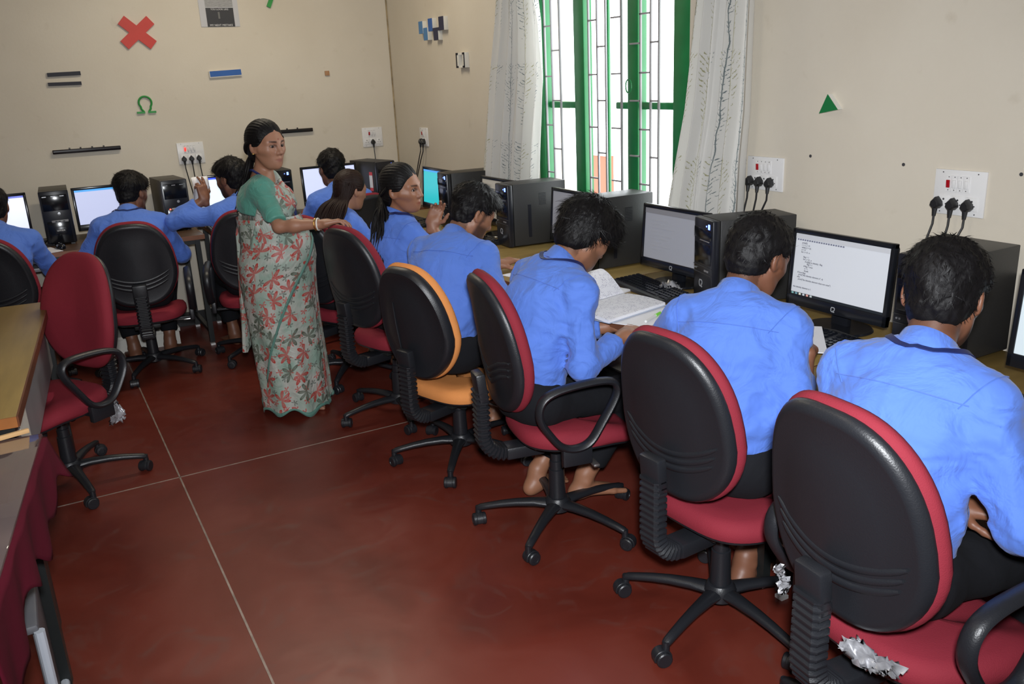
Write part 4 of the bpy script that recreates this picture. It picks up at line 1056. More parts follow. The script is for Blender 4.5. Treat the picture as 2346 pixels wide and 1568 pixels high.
# head in its own frame: +x face, +y left, +z up, origin between the ears
def head_sdf(p, fem=False, big=1.0):
    q = p.copy(); q[:, 1] = np.abs(q[:, 1])
    d = ell(q, (-.014, 0, .030), (.098, .077, .090))
    d = smin(d, ell(q, (.028, 0, -.028), (.062, .060 if not fem else .057, .086)), .05)
    d = smin(d, ell(q, (.030 if not fem else .034, 0, -.074 if not fem else -.070), (.054 if not fem else .048, .050 if not fem else .038, .038 if not fem else .034)), .04)
    d = smin(d, sph(q, (.072 if not fem else .070, 0, -.100 if not fem else -.096), .019 if not fem else .015), .035)
    d = smin(d, caps(q, (.002, .052 if not fem else .046, -.055 if not fem else -.045), (.045, .034 if not fem else .026, -.094), .016 if not fem else .012, .014 if not fem else .010), .03)       # jaw line
    d = smin(d, caps(q, (.060, .046, -.020), (.030, .064, -.014), .016, .014), .03)       # cheekbone
    d = smin(d, caps(q, (.082, .012, .022), (.066, .048, .022), .011, .010), .022)        # brow
    d = smax(d, -sph(q, (.096, .031, .003), .0135), .020)                                  # socket
    d = smin(d, sph(q, (.0735, .031, .003), .0148), .006)                                  # lids
    d = smax(d, -ell(q, (.090, .031, .002), (.014, .0130, .0050)), .003)                   # eye opening
    d = smin(d, caps(q, (.088, 0, .014), (.108, 0, -.030), .0065, .0105), .014)            # nose
    d = smin(d, sph(q, (.096, .011, -.034), .0085), .010)
    d = smin(d, caps(q, (.093, 0, -.063), (.078, .022, -.066), .0065, .004), .008)
    d = smin(d, caps(q, (.092, 0, -.074), (.078, .020, -.072), .0075, .004), .008)
    d = smax(d, -caps(q, (.105, 0, -.0685), (.088, .024, -.069), .0035, .002), .004)
    # ear
    e = ell((q-V3(-.006, .079, -.006))@Rm(rad(-16), 'Z'), (0, 0, 0), (.024, .010, .034))
    e = smax(e, -ell(q, (.000, .092, -.004), (.013, .010, .022)), .006)
    d = smin(d, e, .008)
    return d

def hand_prims(curl, side, spread=1.0, thumb=(.55, .75, -.35), thumb2=None):
    # local: +x fingers, +z back of the hand, +y thumb side (mirrored by caller)
    pr = []
    for i, (y, L, r) in enumerate(((.0285, .070, .0085), (.0095, .079, .0088), (-.0095, .073, .0085), (-.0275, .057, .0075))):
        c = curl[i] if isinstance(curl, (list, tuple)) else curl
        p = np.array((.088-.006*abs(i-1.2), y, .002)); a = 0; sp = (1.2-i)*.07*spread
        for k, f in enumerate((.45, .30, .25)):
            a += rad(c)*(.85, 1.0, .7)[k]
            d = np.array((math.cos(a)*math.cos(sp), math.cos(a)*math.sin(sp), -math.sin(a)))
            p2 = p+d*L*f
            pr.append((p, p2, r*(1-.06*k), r*(1-.06*k-.06))); p = p2
    b = np.array((.022, .026, -.006)); t1 = np.array(thumb); t1 = t1/np.linalg.norm(t1)
    m = b+t1*.042; t2 = np.array(thumb2 if thumb2 is not None else (.9, .25, -.25)); t2 = t2/np.linalg.norm(t2)
    e1 = m+t2*.030; e2 = e1+t2*.022
    pr += [(b, m, .0135, .0105), (m, e1, .0100, .0092), (e1, e2, .0092, .0075)]
    return pr
def hand_sdf(p, pr):
    d = rbox(p, (.047, 0, 0), (.048, .040, .0135), .0130)
    d = smin(d, caps(p, (-.03, 0, 0), (.02, 0, 0), .0235, .024), .025)
    d = smin(d, ell(p, (.035, .020, -.006), (.030, .018, .014)), .015)
    for a, b, r1, r2 in pr: d = smin(d, caps(p, a, b, r1, r2), .007)
    return d
def foot_sdf(p, sy):
    # local: origin at ankle, +x toes, +z up ; floor at z=-.085
    q = p.copy(); q[:, 1] *= sy
    d = caps(q, (0, 0, .02), (-.012, 0, -.03), .034, .034)
    d = smin(d, sph(q, (-.040, 0, -.054), .031), .03)
    d = smin(d, ecaps(q, (.0, 0, -.042), (.115, .004, -.066), (.034, .034), (.044, .018), (0, 1, 0)), .03)
    d = smin(d, sph(q, (.0, .030, -.004), .010), .015); d = smin(d, sph(q, (-.004, -.030, -.010), .010), .015)
    for i, (x, y, r) in enumerate(((.165, .034, .0115), (.163, .012, .0085), (.156, -.006, .008), (.148, -.022, .0078), (.138, -.037, .0075))):
        d = smin(d, caps(q, (.112, y*.9, -.067), (x, y, -.075), r, r*.92), .008)
    return d

def strands(roots, normals, headc, Rh, n, length, seed, lift=.35, whorl=(-.03, 0, .115), width=.0016, grav=.0):
    rr = np.random.RandomState(seed); idx = rr.choice(len(roots), n); V = []; F = []
    wh = np.array(whorl)@Rh.T+headc
    for k, i in enumerate(idx):
        p = roots[i]; nn = normals[i]
        t = p-wh; t = t-nn*(t@nn); t = t/(np.linalg.norm(t)+1e-6)
        t = t+rr.normal(0, .35, 3); t = t-nn*(t@nn); t = t/(np.linalg.norm(t)+1e-6)
        L = length*rr.uniform(.6, 1.25); s = np.cross(t, nn); w = width*rr.uniform(.7, 1.3)
        lf = lift*rr.uniform(.3, 1.3)
        for j in range(4):
            u = j/3
            c = p-nn*.002+t*L*u+nn*L*lf*math.sin(u*2.2)*.6+np.array((0, 0, -grav*u*u*L))
            ww = w*(1-u*.85)
            V += [c-s*ww, c+s*ww]
        b = k*8
        F += [(b, b+1, b+3, b+2), (b+2, b+3, b+5, b+4), (b+4, b+5, b+7, b+6)]
    return np.array(V), np.array(F)
def vnormals(v, q):
    n = np.zeros_like(v); fn = np.cross(v[q[:, 2]]-v[q[:, 0]], v[q[:, 3]]-v[q[:, 1]])
    for k in range(4): np.add.at(n, q[:, k], fn)
    return n/(np.linalg.norm(n, axis=1)[:, None]+1e-9)

def person(loc, face, label, seat=.46, lean=(4, 10, 18), head=(0, 0, 0), handL=None, handR=None, ankleL=None, ankleR=None, hintL=(-.3, .6, -.8), hintR=(-.3, -.6, -.8),
           skin=SK_A, hair='short', hair_m=None, beard=0., fem=False, lany=True, vox=.0055, cvox=.008, sc=.965, seed=1, hposeL=(28, None, None), hposeR=(28, None, None),
           offset=(0, 0), face_vis=False, shirt_off=0., twist=0., nstr=1400, cuff=.06, roll_sleeve=0., collar=True, hairlift=.35, hairlen=.032, stand=False, outfit='uniform', hs=1.0):
    """seated figure; hand/ankle targets are world points"""
    F = rad(face); ca, sa = math.cos(F), math.sin(F)
    root = empty('person', (loc[0], loc[1], 0), F, label, 'person')
    def loc_of(wp): dx, dy = wp[0]-loc[0], wp[1]-loc[1]; return np.array((ca*dx+sa*dy, -sa*dx+ca*dy, wp[2]))
    g = .94*sc if fem else sc
    gh = g*hs
    pel = np.array((offset[0]-.02, offset[1], seat+.095*g))
    # spine
    P = [pel]; 
    for a, l in zip(lean, (.17, .18, .165)):
        P.append(P[-1]+g*l*np.array((math.sin(rad(a)), 0, math.cos(rad(a)))))
    w_, ch, c7 = P[1], P[2], P[3]
    tw = rad(twist); lat = np.array((-math.sin(tw), math.cos(tw), 0.)); up = nrm(c7-ch).astype(float)
    fw = np.cross(lat, up); fw /= np.linalg.norm(fw)
    shw = (.168 if not fem else .145)*g
    shc = c7-up*.045*g+fw*.005
    SL, SR = shc+lat*shw-up*.034, shc-lat*shw-up*.034
    # head
    hy, hp, hr = [rad(x) for x in head]
    Rh = (Rm(tw+hy, 'Z')@Rm(hp, 'Y')@Rm(hr, 'X')).astype(np.float64)
    neckdir = nrm(up*.75+Rh@np.array((.25, 0, .8))*.6).astype(float)
    atl = c7+neckdir*.085*g-fw*.0
    hc = atl+Rh@np.array((.028, 0, .062))*gh
    la, lf_ = (.275*g, .245*g)
    tgL = loc_of(handL) if handL is not None else SL+np.array((.22, .02, -.40))
    tgR = loc_of(handR) if handR is not None else SR+np.array((.22, -.02, -.40))
    EL, WL = ik(SL, tgL, la, lf_, hintL); ER, WR = ik(SR, tgR, la, lf_, hintR)
    HL, HR = pel+np.array((.02, .085*g, -.015)), pel+np.array((.02, -.085*g, -.015))
    if stand:
        aL, aR = np.array((.02, .07, .085)), np.array((.02, -.07, .085))
    else:
        aL = loc_of(ankleL) if ankleL is not None else pel+np.array((.36, .12, -seat-.095*g+.085))
        aR = loc_of(ankleR) if ankleR is not None else pel+np.array((.36, -.12, -seat-.095*g+.085))
    lg = (.42*g, .41*g) if not stand else (np.linalg.norm(HL-aL)*.503,)*2
    KL, AL = ik(HL, aL, *lg, (.8, .15, .7)); KR, AR = ik(HR, aR, *lg, (.8, -.15, .7))
    def hand_frame(E, Wp, pose, sy):
        fwd = nrm(Wp-E) if pose[1] is None else nrm(np.array((ca*pose[1][0]+sa*pose[1][1], -sa*pose[1][0]+ca*pose[1][1], pose[1][2])))
        upv = np.array((0, 0, 1.)) if pose[2] is None else np.array((ca*pose[2][0]+sa*pose[2][1], -sa*pose[2][0]+ca*pose[2][1], pose[2][2]))
        fwd = fwd.astype(float); z = upv-fwd*(upv@fwd); z /= np.linalg.norm(z); y = np.cross(z, fwd)*(-sy)   # thumb side: inward
        return np.stack([fwd, y, z], 1)
    fL, fR = hand_frame(EL, WL, hposeL, 1), hand_frame(ER, WR, hposeR, -1)
    gs = .95*g
    th = lambda pose: dict(thumb=pose[3]) if len(pose) > 3 else {}
    prL, prR = hand_prims(hposeL[0], 1, **th(hposeL)), hand_prims(hposeR[0], -1, **th(hposeR))
    def footR(K, A, sy):
        f = np.array((1., sy*.18, 0)); d = A-K; f = f/np.linalg.norm(f)
        return np.stack([f, np.array((-f[1], f[0], 0)), np.array((0, 0, 1.))], 1)
    fFL, fFR = footR(KL, AL, 1), footR(KR, AR, -1)
    ar = 1.0 if not fem else .86
    def near(p, c, r): return ((p-np.asarray(c, np.float32))**2).sum(1) < r*r
    def part(d, p, c, r, f, k):
        m = near(p, c, r)
        if m.any():
            dd = np.full(len(p), 9., np.float32); dd[m] = f(p[m]); d = np.where(m, smin(d, dd, k), d)
        return d
    Rhf = Rh.astype(np.float32)
    def skin_f(p):
        d = caps(p, atl-neckdir*.015, c7-up*.03-fw*(-.004), .054*ar*g, .060*ar*g)
        d = smin(d, ecaps(p, c7-up*.05, ch, (.11*ar, .055), (.10, .06), lat), .05)
        d = smin(d, ecaps(p, ch, pel, (.09, .05), (.09, .05), lat), .04)
        for Sx, E, Wp in ((SL, EL, WL), (SR, ER, WR)):
            d = smin(d, caps(p, Sx, E, .042*ar*g, .036*ar*g), .03)
            d = smin(d, caps(p, E, E+(Wp-E)*.35, .036*ar*g, .040*ar*g), .02)
            d = smin(d, caps(p, E+(Wp-E)*.35, Wp, .040*ar*g, .0245*ar*g), .02)
        for H_, K, A in ((HL, KL, AL), (HR, KR, AR)):
            d = smin(d, caps(p, H_, K, .050, .045), .03)
            d = smin(d, caps(p, K, K+(A-K)*.35, .045, .050), .03); d = smin(d, caps(p, K+(A-K)*.35, A, .050, .033), .03)
        d = part(d, p, hc, .22*g, lambda q: head_sdf(((q-hc.astype(np.float32))@Rhf)/gh, fem)*gh, .02)
        for Wp, fr, pr in ((WL, fL, prL), (WR, fR, prR)):
            f32 = fr.astype(np.float32)
            d = part(d, p, Wp+fr[:, 0]*.08, .17, lambda q: hand_sdf(((q-Wp.astype(np.float32))@f32)/gs, pr)*gs, .012)
        for A, fr, sy in ((AL, fFL, 1), (AR, fFR, -1)):
            f32 = fr.astype(np.float32)
            d = part(d, p, A+fr[:, 0]*.05, .2, lambda q: foot_sdf((q-A.astype(np.float32))@f32, sy), .02)
        return d
    allp = np.array([hc+.17, hc-.17, WL, WR, EL, ER, SL, SR, KL, KR, AL, AR, pel, WL+fL[:, 0]*.2, WR+fR[:, 0]*.2, AL+fFL[:, 0]*.18, AR+fFR[:, 0]*.18])
    lo, hi = allp.min(0)-.09, allp.max(0)+.09; lo[2] = max(lo[2], -.01)
    v, q = surface_nets(skin_f, lo, hi, vox)
    # colouring that belongs to the skin: lips, brows, stubble, palms, nails
    hl = ((v-hc)@Rh)/gh; col = np.ones((len(v), 3))
    inh = np.linalg.norm(hl, axis=1) < .17
    ay = np.abs(hl[:, 1])
    lips = inh & (hl[:, 0] > .078) & (np.abs(hl[:, 2]+.0685) < .0105-.25*np.maximum(ay-.012, 0)) & (ay < .024)
    def blend(mask, c): col[:] = col*(1-mask[:, None])+np.array(c)*mask[:, None]
    lm = np.clip(1.6-1.6*np.sqrt(((hl[:, 2]+.0685)/.0115)**2+(ay/.027)**2), 0, 1)*(hl[:, 0] > .07)*inh
    blend(lm, (.72, .46, .48))
    brow = np.clip(1-np.abs(hl[:, 2]-.024-.10*np.clip(ay-.03, -.02, .015))/.0055, 0, 1)*((ay > .012) & (ay < .050) & (hl[:, 0] > .055) & inh)
    blend(np.clip(brow*1.6, 0, .9), (.08, .07, .08))
    if hair in ('short', 'fade', 'fluffy', 'mop'):
        stub = np.clip((.045+hl[:, 2]*-0-np.abs(hl[:, 2]+.075))/.03, 0, 1)*(hl[:, 0] < -.03)*inh+np.clip(1-np.abs(hl[:, 0]-.026)/.012, 0, 1)*(ay > .05)*(hl[:, 2] < .03)*(hl[:, 2] > -.025)*inh
        blend(np.clip(stub, 0, 1)*.55, (.14, .12, .12))
    if beard:
        b1 = np.clip((-.030-hl[:, 2]-.25*np.clip(hl[:, 0]-.06, 0, 1))/.02, 0, 1)*np.clip((hl[:, 0]+.000)/.015, 0, 1)*inh*(hl[:, 2] > -.125)
        side = np.clip(1-np.abs(hl[:, 0]-.018)/.013, 0, 1)*(ay > .05)*(hl[:, 2] < .02)*(hl[:, 2] > -.06)*inh
        mous = ((hl[:, 0] > .078) & (hl[:, 2] < -.044) & (hl[:, 2] > -.060) & (ay < .026) & inh)*.8
        bm = np.maximum(np.maximum(b1, side), mous)*(~lips)
        bm *= 1-np.clip((hl[:, 0]-.070)/.01, 0, 1)*(hl[:, 2] > -.085)*(mous == 0)
        blend(bm*beard, (.10, .09, .09))
    sock = np.clip(1-np.linalg.norm((hl-np.stack([np.full(len(hl), .088), np.sign(hl[:, 1])*.031, np.full(len(hl), .003)], 1))/np.array((.03, .022, .016)), axis=1), 0, 1)*inh
    blend(sock*.5, (.55, .50, .50))
    er = np.sqrt(((ay-.031)/.0150)**2+((hl[:, 2]-.0025)/.0080)**2)
    blend(np.clip(1-np.abs(er-1.05)/.35, 0, 1)*(hl[:, 0] > .066)*inh*(.85 if fem else .6)*(hl[:, 2] > -.004), (.12, .10, .10))
    body = link('body', np_mesh('body', v, q, skin, col=col), root)
    if face_vis:
        for s in (-1, 1):
            eb = MB(); eb.lathe([(math.sin(a)*.0128, -math.cos(a)*.0128) for a in np.linspace(.02, 3.12, 12)], 16, axis='x')
            for fi in range(len(eb.f)):
                pts = [Vector(eb.v[i]) for i in eb.f[fi]]; c = sum(pts, Vector())/len(pts)
                eb.m[fi] = 1 if c.x > .0088 else 0
            ob = eb.build('eye', [mat('eye_white', (.62, .60, .57), .25), mat('dark_iris', (.018, .010, .008), .15)], root, smooth=60)
            ob.matrix_local = Matrix.Translation(hc+Rh@np.array((.0748, s*.0305, .002))*gh) @ Matrix(Rh.tolist()).to_4x4() @ Matrix.Rotation(rad(0), 4, 'Z') @ Matrix.Scale(gh, 4)
    info = dict(hc=hc, Rh=Rh, c7=c7, WR=WR, WL=WL, ER=ER, EL=EL, SL=SL, SR=SR, fR=fR, fL=fL, up=up, fw=fw, lat=lat, root=root, pel=pel, w=w_, ch=ch, shc=shc, g=g, gh=gh, ar=ar, atl=atl, neckdir=neckdir)
    if outfit != 'uniform':
        make_hair(root, hair, hair_m or M_HAIR, hc, Rh, gh, seed, fem, nstr, hairlift, hairlen, vox, c7, fw, up, lat)
        return root, info
    # ---- shirt
    o_ = shirt_off
    def shirt_f(p):
        d = ecaps(p, pel-np.array((-.012, 0, .03)), w_, (.166*g+o_, .118*g+o_), (.158*g+o_, .120*g+o_), lat)
        d = smin(d, ecaps(p, w_, ch+fw*.0, (.158*g+o_, .122*g+o_), (.168*g+o_, .122*g), lat), .06)
        d = smin(d, ecaps(p, ch, c7-up*.075*g, (.168*g+o_, .122*g), (.150*g, .095*g), lat), .06)
        d = smin(d, caps(p, shc+lat*.05-fw*.005, SL, .068*g, .058*ar*g), .05); d = smin(d, caps(p, shc-lat*.05-fw*.005, SR, .068*g, .058*ar*g), .05)
        d = smin(d, caps(p, c7-up*.07, c7-up*.035, .080*g, .066*g), .04)
        for Sx, E, Wp in ((SL, EL, WL), (SR, ER, WR)):
            k = 1-roll_sleeve
            d = smin(d, caps(p, Sx, E, .062*ar*g, .054*ar*g), .045)
            We = E+(Wp-E)*(1-cuff/lf_)*k if not roll_sleeve else E+(Wp-E)*(1-roll_sleeve)
            s2 = caps(p, E, We, .055*ar*g, .044*ar*g)
            ax = nrm(Wp-E); s2 = smax(s2, ((p-We.astype(np.float32))@ax)-.004, .006)
            s2 = smin(s2, np.maximum(caps(p, We-ax*.05, We, .0475*ar*g, .0475*ar*g), np.abs((p-(We-ax*.025).astype(np.float32))@ax)-.026), .006)
            d = smin(d, s2, .03)
        # folds: stronger at the elbows, the armpits and the waist
        sharp = lambda w: 1-2*np.minimum(np.abs(w)*1.7, 1)**.8
        fold = wob(p*np.array((1, 1, .5), np.float32), 18, seed)*.006-sharp(wob(p*np.array((1, 1, .7), np.float32), 15, seed+3))*.0042-sharp(wob(p*np.array((1, 1, 1.5), np.float32), 24, seed+4))*.0022
        wt = .38
        for c, r in ((EL, .13), (ER, .13), (SL-up*.06, .12), (SR-up*.06, .12), (w_, .16)):
            wt = wt+.9*np.exp(-((p-np.asarray(c, np.float32))**2).sum(1)/(r*r))
        d = d+fold*np.minimum(wt, 1.5)
        d = smax(d, -(p[:, 2]-(seat+.012)), .02)
        # neck opening
        d = smax(d, -caps(p, c7+up*.02+fw*.01, atl+neckdir*.06, .060*g, .068*g), .01)
        return d
    pts = np.array([SL, SR, EL, ER, WL, WR, pel, c7, ch, w_]); lo, hi = pts.min(0)-.20, pts.max(0)+.20; hi[2] = max(c7[2]+.1, SL[2]+.1, EL[2]+.1, WL[2]+.05, ER[2]+.1, WR[2]+.05)
    v, q = surface_nets(shirt_f, lo, hi, cvox)
    sh_ob = link('shirt', np_mesh('shirt', v, q, M_SHIRT), root)
    # seams: across the back yoke and round the armholes, laid on the cloth
    def march(o0, dr, n=90, L=.36):
        o0 = np.asarray(o0, np.float32); dr = np.asarray(dr, np.float32); ts_ = np.linspace(0, L, n, dtype=np.float32)
        pts_ = (o0[:, None]+dr[:, None]*ts_[None, :, None]).reshape(-1, 3); dd = shirt_f(pts_).reshape(len(o0), n)
        hit = (dd < 0); k_ = np.maximum(hit.argmax(1), 1); ok_ = hit.any(1); ii = np.arange(len(o0))
        a_, b_ = dd[ii, k_-1], dd[ii, k_]; tt = ts_[k_-1]+(ts_[1]-ts_[0])*np.clip(a_/(a_-b_+1e-9), 0, 1)
        return o0+dr*(tt-.0012)[:, None], ok_
    if cvox < .009:
        ys = np.linspace(-.155, .155, 45)*g; o0 = c7-up*.105*g-fw*.34+lat*ys[:, None]
        pp, ok_ = march(o0, np.repeat(fw[None], 45, 0))
        if ok_.sum() > 20: MB().tube(list(pp[ok_]), .0016, 5).build('yoke_seam', M_SEAM, sh_ob)
        for Sx, E in ((SL, EL), (SR, ER)):
            ax_ = nrm(nrm(E-Sx)*.45+nrm(Sx-shc)).astype(float); u_ = np.cross(ax_, fw); u_ /= np.linalg.norm(u_); v_ = np.cross(ax_, u_); cc = Sx-ax_*.018
            an = np.linspace(0, 2*math.pi, 40)[:-1]; dr = -(u_*np.cos(an)[:, None]+v_*np.sin(an)[:, None])
            pp, ok_ = march(cc-dr*.16, dr, 60, .16)
            seg = [p_ for p_, k_ in zip(pp, ok_) if k_ and np.linalg.norm(p_-cc) < .105]
            if len(seg) > 12:
                st = max(range(len(seg)), key=lambda i: np.linalg.norm(seg[i]-seg[i-1])); seg = seg[st:]+seg[:st]
                MB().tube(seg, .0016, 5).build('armhole_seam', M_SEAM, sh_ob)
    # ---- collar and lanyard, in the neck frame
    nz_ = nrm(neckdir*.7+up*.6).astype(float); nx_ = fw-nz_*(fw@nz_); nx_ /= np.linalg.norm(nx_); ny_ = np.cross(nz_, nx_)
    c0 = c7+up*.016*g+fw*.008*g
    def ring_pt(phi, r, h): return c0+(nx_*(-math.cos(phi))+ny_*math.sin(phi))*r*g+nz_*h*g
    if collar:
        mb = MB(); rings = []
        for i in range(41):
            phi = rad(-152+304*i/40); b_ = (1+math.cos(phi))/2
            ht = .004+.030*b_-.016*(1-b_); pr_ = [(.0600, -.030), (.0595, ht-.004), (.0625, ht), (.0675, ht-.001), (.079+.004*(1-b_), -.010-.012*b_*0-.022*(1-b_)), (.0845+.008*(1-b_), -.024-.030*(1-b_)), (.0800+.006*(1-b_), -.026-.030*(1-b_)), (.068, -.014)]
            rings.append([tuple(ring_pt(phi, r, h)) for r, h in pr_])
        mb.loft(rings).build('collar', M_SHIRT, sh_ob, smooth=70)
    if lany:
        phis = np.linspace(rad(-118), rad(118), 41)
        o0 = np.array([ring_pt(f_, .090+.010*(1-(1+math.cos(f_))/2), .08) for f_ in phis]); dn = np.repeat((-nz_)[None], 41, 0)
        pp, ok_ = march(o0, dn, 120, .24)
        pp = pp[ok_]+nz_*.003
        rings = []
        for i in range(len(pp)):
            t_ = nrm(pp[min(i+1, len(pp)-1)]-pp[max(i-1, 0)]).astype(float); out = pp[i]-c0; out = out-nz_*(out@nz_); out /= np.linalg.norm(out)
            s_ = nrm(out*.8-nz_*.6).astype(float); n_ = np.cross(t_, s_)
            rings.append([tuple(pp[i]+s_*a+n_*b) for a, b in ((-.008, -.0012), (.008, -.0012), (.008, .0012), (-.008, .0012))])
        if len(rings) > 8: MB().loft(rings).build('lanyard', M_LANY, root, smooth=30)
    # ---- trousers
    def trou_f(p):
        d = ecaps(p, pel-np.array((0, .03, 0)), pel+np.array((0, .03, .0)), (.155*g, .115), (.155*g, .115), (0, 1, 0))
        for H_, K, A in ((HL, KL, AL), (HR, KR, AR)):
            ax = nrm(A-K); Ae = K+(A-K)*.80
            d = smin(d, caps(p, H_, K, .088*g, .070*g), .05)
            s2 = caps(p, K, Ae, .068*g, .056*g); s2 = smax(s2, ((p-Ae.astype(np.float32))@ax)-.004, .006)
            d = smin(d, s2, .04)
        d = d+wob(p, 18, seed+9)*.004
        return smax(d, (seat-.004)-p[:, 2]-9*(np.linalg.norm((p[:, :2]-pel[:2].astype(np.float32)), axis=1) > .19), .01)
    pts = np.array([HL, HR, KL, KR, AL, AR, pel]); lo, hi = pts.min(0)-.17, pts.max(0)+.17
    v, q = surface_nets(trou_f, lo, hi, max(cvox, .009))
    link('trousers', np_mesh('trousers', v, q, M_TROU), root)
    # ---- hair
    make_hair(root, hair, hair_m or M_HAIR, hc, Rh, gh, seed, fem, nstr, hairlift, hairlen, vox, c7, fw, up, lat)
    return root, info

def make_hair(root, kind, m, hc, Rh, g, seed, fem, nstr, lift, length, vox, c7, fw, up, lat):
    Rf = Rh.astype(np.float32); hcf = hc.astype(np.float32)
    def hl_(p): return ((p-hcf)@Rf)/g
    if kind in ('short', 'fluffy', 'fade', 'mop'):
        topx = dict(short=.018, fluffy=.022, fade=.024, mop=.034)[kind]; side = dict(short=.008, fluffy=.006, fade=.005, mop=.020)[kind]
        def f(p):
            q = hl_(p); z = q[:, 2]
            d = ell(q, (-.014, 0, .030), (.098, .077, .090))
            nape = ell(q, (-.040, 0, -.030), (.058, .058, .062)); d = smin(d, nape, .03)
            t = np.clip((z+.02)/.10, 0, 1); thick = side+(topx-side)*t*t*(3-2*t)
            thick = thick+.012*np.clip((q[:, 0]-.02)/.06, 0, 1)*t*(kind != 'short')
            d = d-thick+wob(q, 65, seed)*.004+wob(q*np.array((1, 1, .6), np.float32), 140, seed+5)*.002
            # hairline: rises over the face, dips behind the ear to the nape
            x = q[:, 0]
            line = np.interp(x, [-.12, -.05, -.022, -.004, .022, .034, .055, .075, .12], [-.088, -.082, -.058, .016, .014, .020, .052, .062, .066]).astype(np.float32)
            if kind == 'mop': line = np.interp(x, [-.12, -.05, -.022, -.004, .022, .040, .070, .12], [-.092, -.088, -.062, .010, -.004, .012, .030, .030]).astype(np.float32)
            return smax(d, (line-z)*.8, .012)*g
        v, q = surface_nets(f, hc-.19*g, hc+.19*g, max(.0045, vox*.85))
        n = vnormals(v, q); hv = ((v-hc)@Rh)/g
        ok = np.where((hv[:, 2] > (-.03 if kind != 'fade' else .02)))[0]
        sv, sf = strands(v[ok], n[ok], hc, Rh, nstr, length*g, seed, lift, width=.0016)
        ok2 = np.where((hv[:, 2] <= -.0) & (np.abs(np.einsum('ij,ij->i', v-hc, v-hc)) > 0))[0]
        s2, f2 = strands(v[ok2], n[ok2], hc, Rh, nstr//3, .014, seed+1, .15, width=.0011)
        V = np.concatenate([v, sv, s2]); Q = np.concatenate([q, sf+len(v), f2+len(v)+len(sv)])
        link('hair', np_mesh('hair', V, Q, m), root)
        return
    # long hair shapes: cap + strands flowing down
    def cap(p):
        q = hl_(p); x, z = q[:, 0], q[:, 2]
        d = ell(q, (-.014, 0, .030), (.098, .077, .090)); d = smin(d, ell(q, (-.040, 0, -.030), (.058, .060, .062)), .03)
        part_ = .004*np.exp(-(q[:, 1]/.006)**2)*(x > -.03)*(z > .04)
        d = d-(.0035+.0095*np.clip((.075-x)/.045, 0, 1))+part_+.0018*np.sin(np.arctan2(q[:, 1], z-.02)*40+wob(q, 20, seed))
        line = np.interp(x, [-.12, -.06, -.040, -.022, .014, .030, .044, .060, .074, .12], [-.100, -.095, -.062, .006, .000, .004, .026, .050, .066, .074]).astype(np.float32)-.35*np.clip(np.abs(q[:, 1])-.05, 0, .03)
        return smax(d, (line-z)*.8, .010)*g
    V = []; Q = []; nb_ = 0
    v, q = surface_nets(cap, hc-.19*g, hc+.19*g, max(.0045, vox*.85)); V.append(v); Q.append(q); nb_ += len(v)
    rr = np.random.RandomState(seed)
    H = lambda x, y, z: hc+Rh@np.array((x, y, z))*g
    def lock(pts, r0, r1, n=7):
        nonlocal nb_
        mbk = MB(); k = len(pts); mbk.tube(pts, [r0+(r1-r0)*(i/(k-1))**1.5 for i in range(k)], n, flat=(1, .6))
        # triangulate caps away: keep quads only
        fq = [f_ for f_ in mbk.f if len(f_) == 4]
        V.append(np.array(mbk.v)); Q.append(np.array(fq)+nb_); nb_ += len(mbk.v)
    def spline(K, n=12):
        K = [np.array(k, float) for k in K]; out = []
        K = [2*K[0]-K[1]]+K+[2*K[-1]-K[-2]]
        for i in range(1, len(K)-2):
            for t in np.linspace(0, 1, n, endpoint=False):
                p0, p1, p2, p3 = K[i-1:i+3]
                out.append(.5*((2*p1)+(-p0+p2)*t+(2*p0-5*p1+4*p2-p3)*t*t+(-p0+3*p1-3*p2+p3)*t**3))
        out.append(K[-2]); return out
    bk = -fw
    if kind == 'long':       # loose hair all over the back
        for i in range(150):
            a = rr.uniform(-1.75, 1.75); s0 = H(-.045-.055*math.cos(a), .084*math.sin(a), rr.uniform(-.03, .05))
            drop = rr.uniform(.26, .36)
            b = c7+bk*(.055+.03*math.cos(a)+rr.uniform(0, .035))+lat*(math.sin(a)*.105+rr.normal(0, .012))-up*.03
            e = c7+bk*(.115+rr.uniform(0, .035))+lat*(math.sin(a)*.13+rr.normal(0, .02))-up*drop
            lock(spline([s0, H(-.072-.03*math.cos(a), .088*math.sin(a), -.07), b, e], 6), .010, .0025, 6)
    elif kind == 'ponytail':  # gathered low, long loose tail with stray locks down the back
        kn = H(-.105, .0, -.035)
        for i in range(70):
            a = rr.uniform(0, 6.28); r = rr.uniform(0, 1)**.5
            s0 = kn+lat*math.cos(a)*.022*r+up*math.sin(a)*.022*r
            m1 = c7+bk*(.085+rr.normal(0, .012))+lat*rr.normal(.0, .028)-up*.02
            e = c7+bk*(.135+rr.normal(0, .012))+lat*rr.normal(.01, .055)-up*rr.uniform(.30, .44)
            lock(spline([s0, s0+bk*.02-up*.03, m1, (m1+e)/2+lat*rr.normal(0, .02), e], 6), .0085, .002, 6)
        for i in range(22):
            a = rr.uniform(-1.4, 1.4)
            lock(spline([H(-.02-.07*math.cos(a), .09*math.sin(a), .02), H(-.07-.04*math.cos(a), .08*math.sin(a), -.02), kn], 6), .010, .008, 6)
    elif kind == 'bun':       # smooth hair drawn back over the ears into a low tail
        kn = H(-.115, 0, -.045)
        for i in range(46):
            a = rr.uniform(-1.75, 1.75)
            s0 = H(.030*abs(math.sin(a))-.035*math.cos(a)+.01, .078*math.sin(a), .035+.07*math.cos(a))
            lock(spline([s0, H(-.045-.055*math.cos(a), .086*math.sin(a), .012), H(-.09-.02*math.cos(a), .06*math.sin(a), -.035), kn], 6), .007, .012, 6)
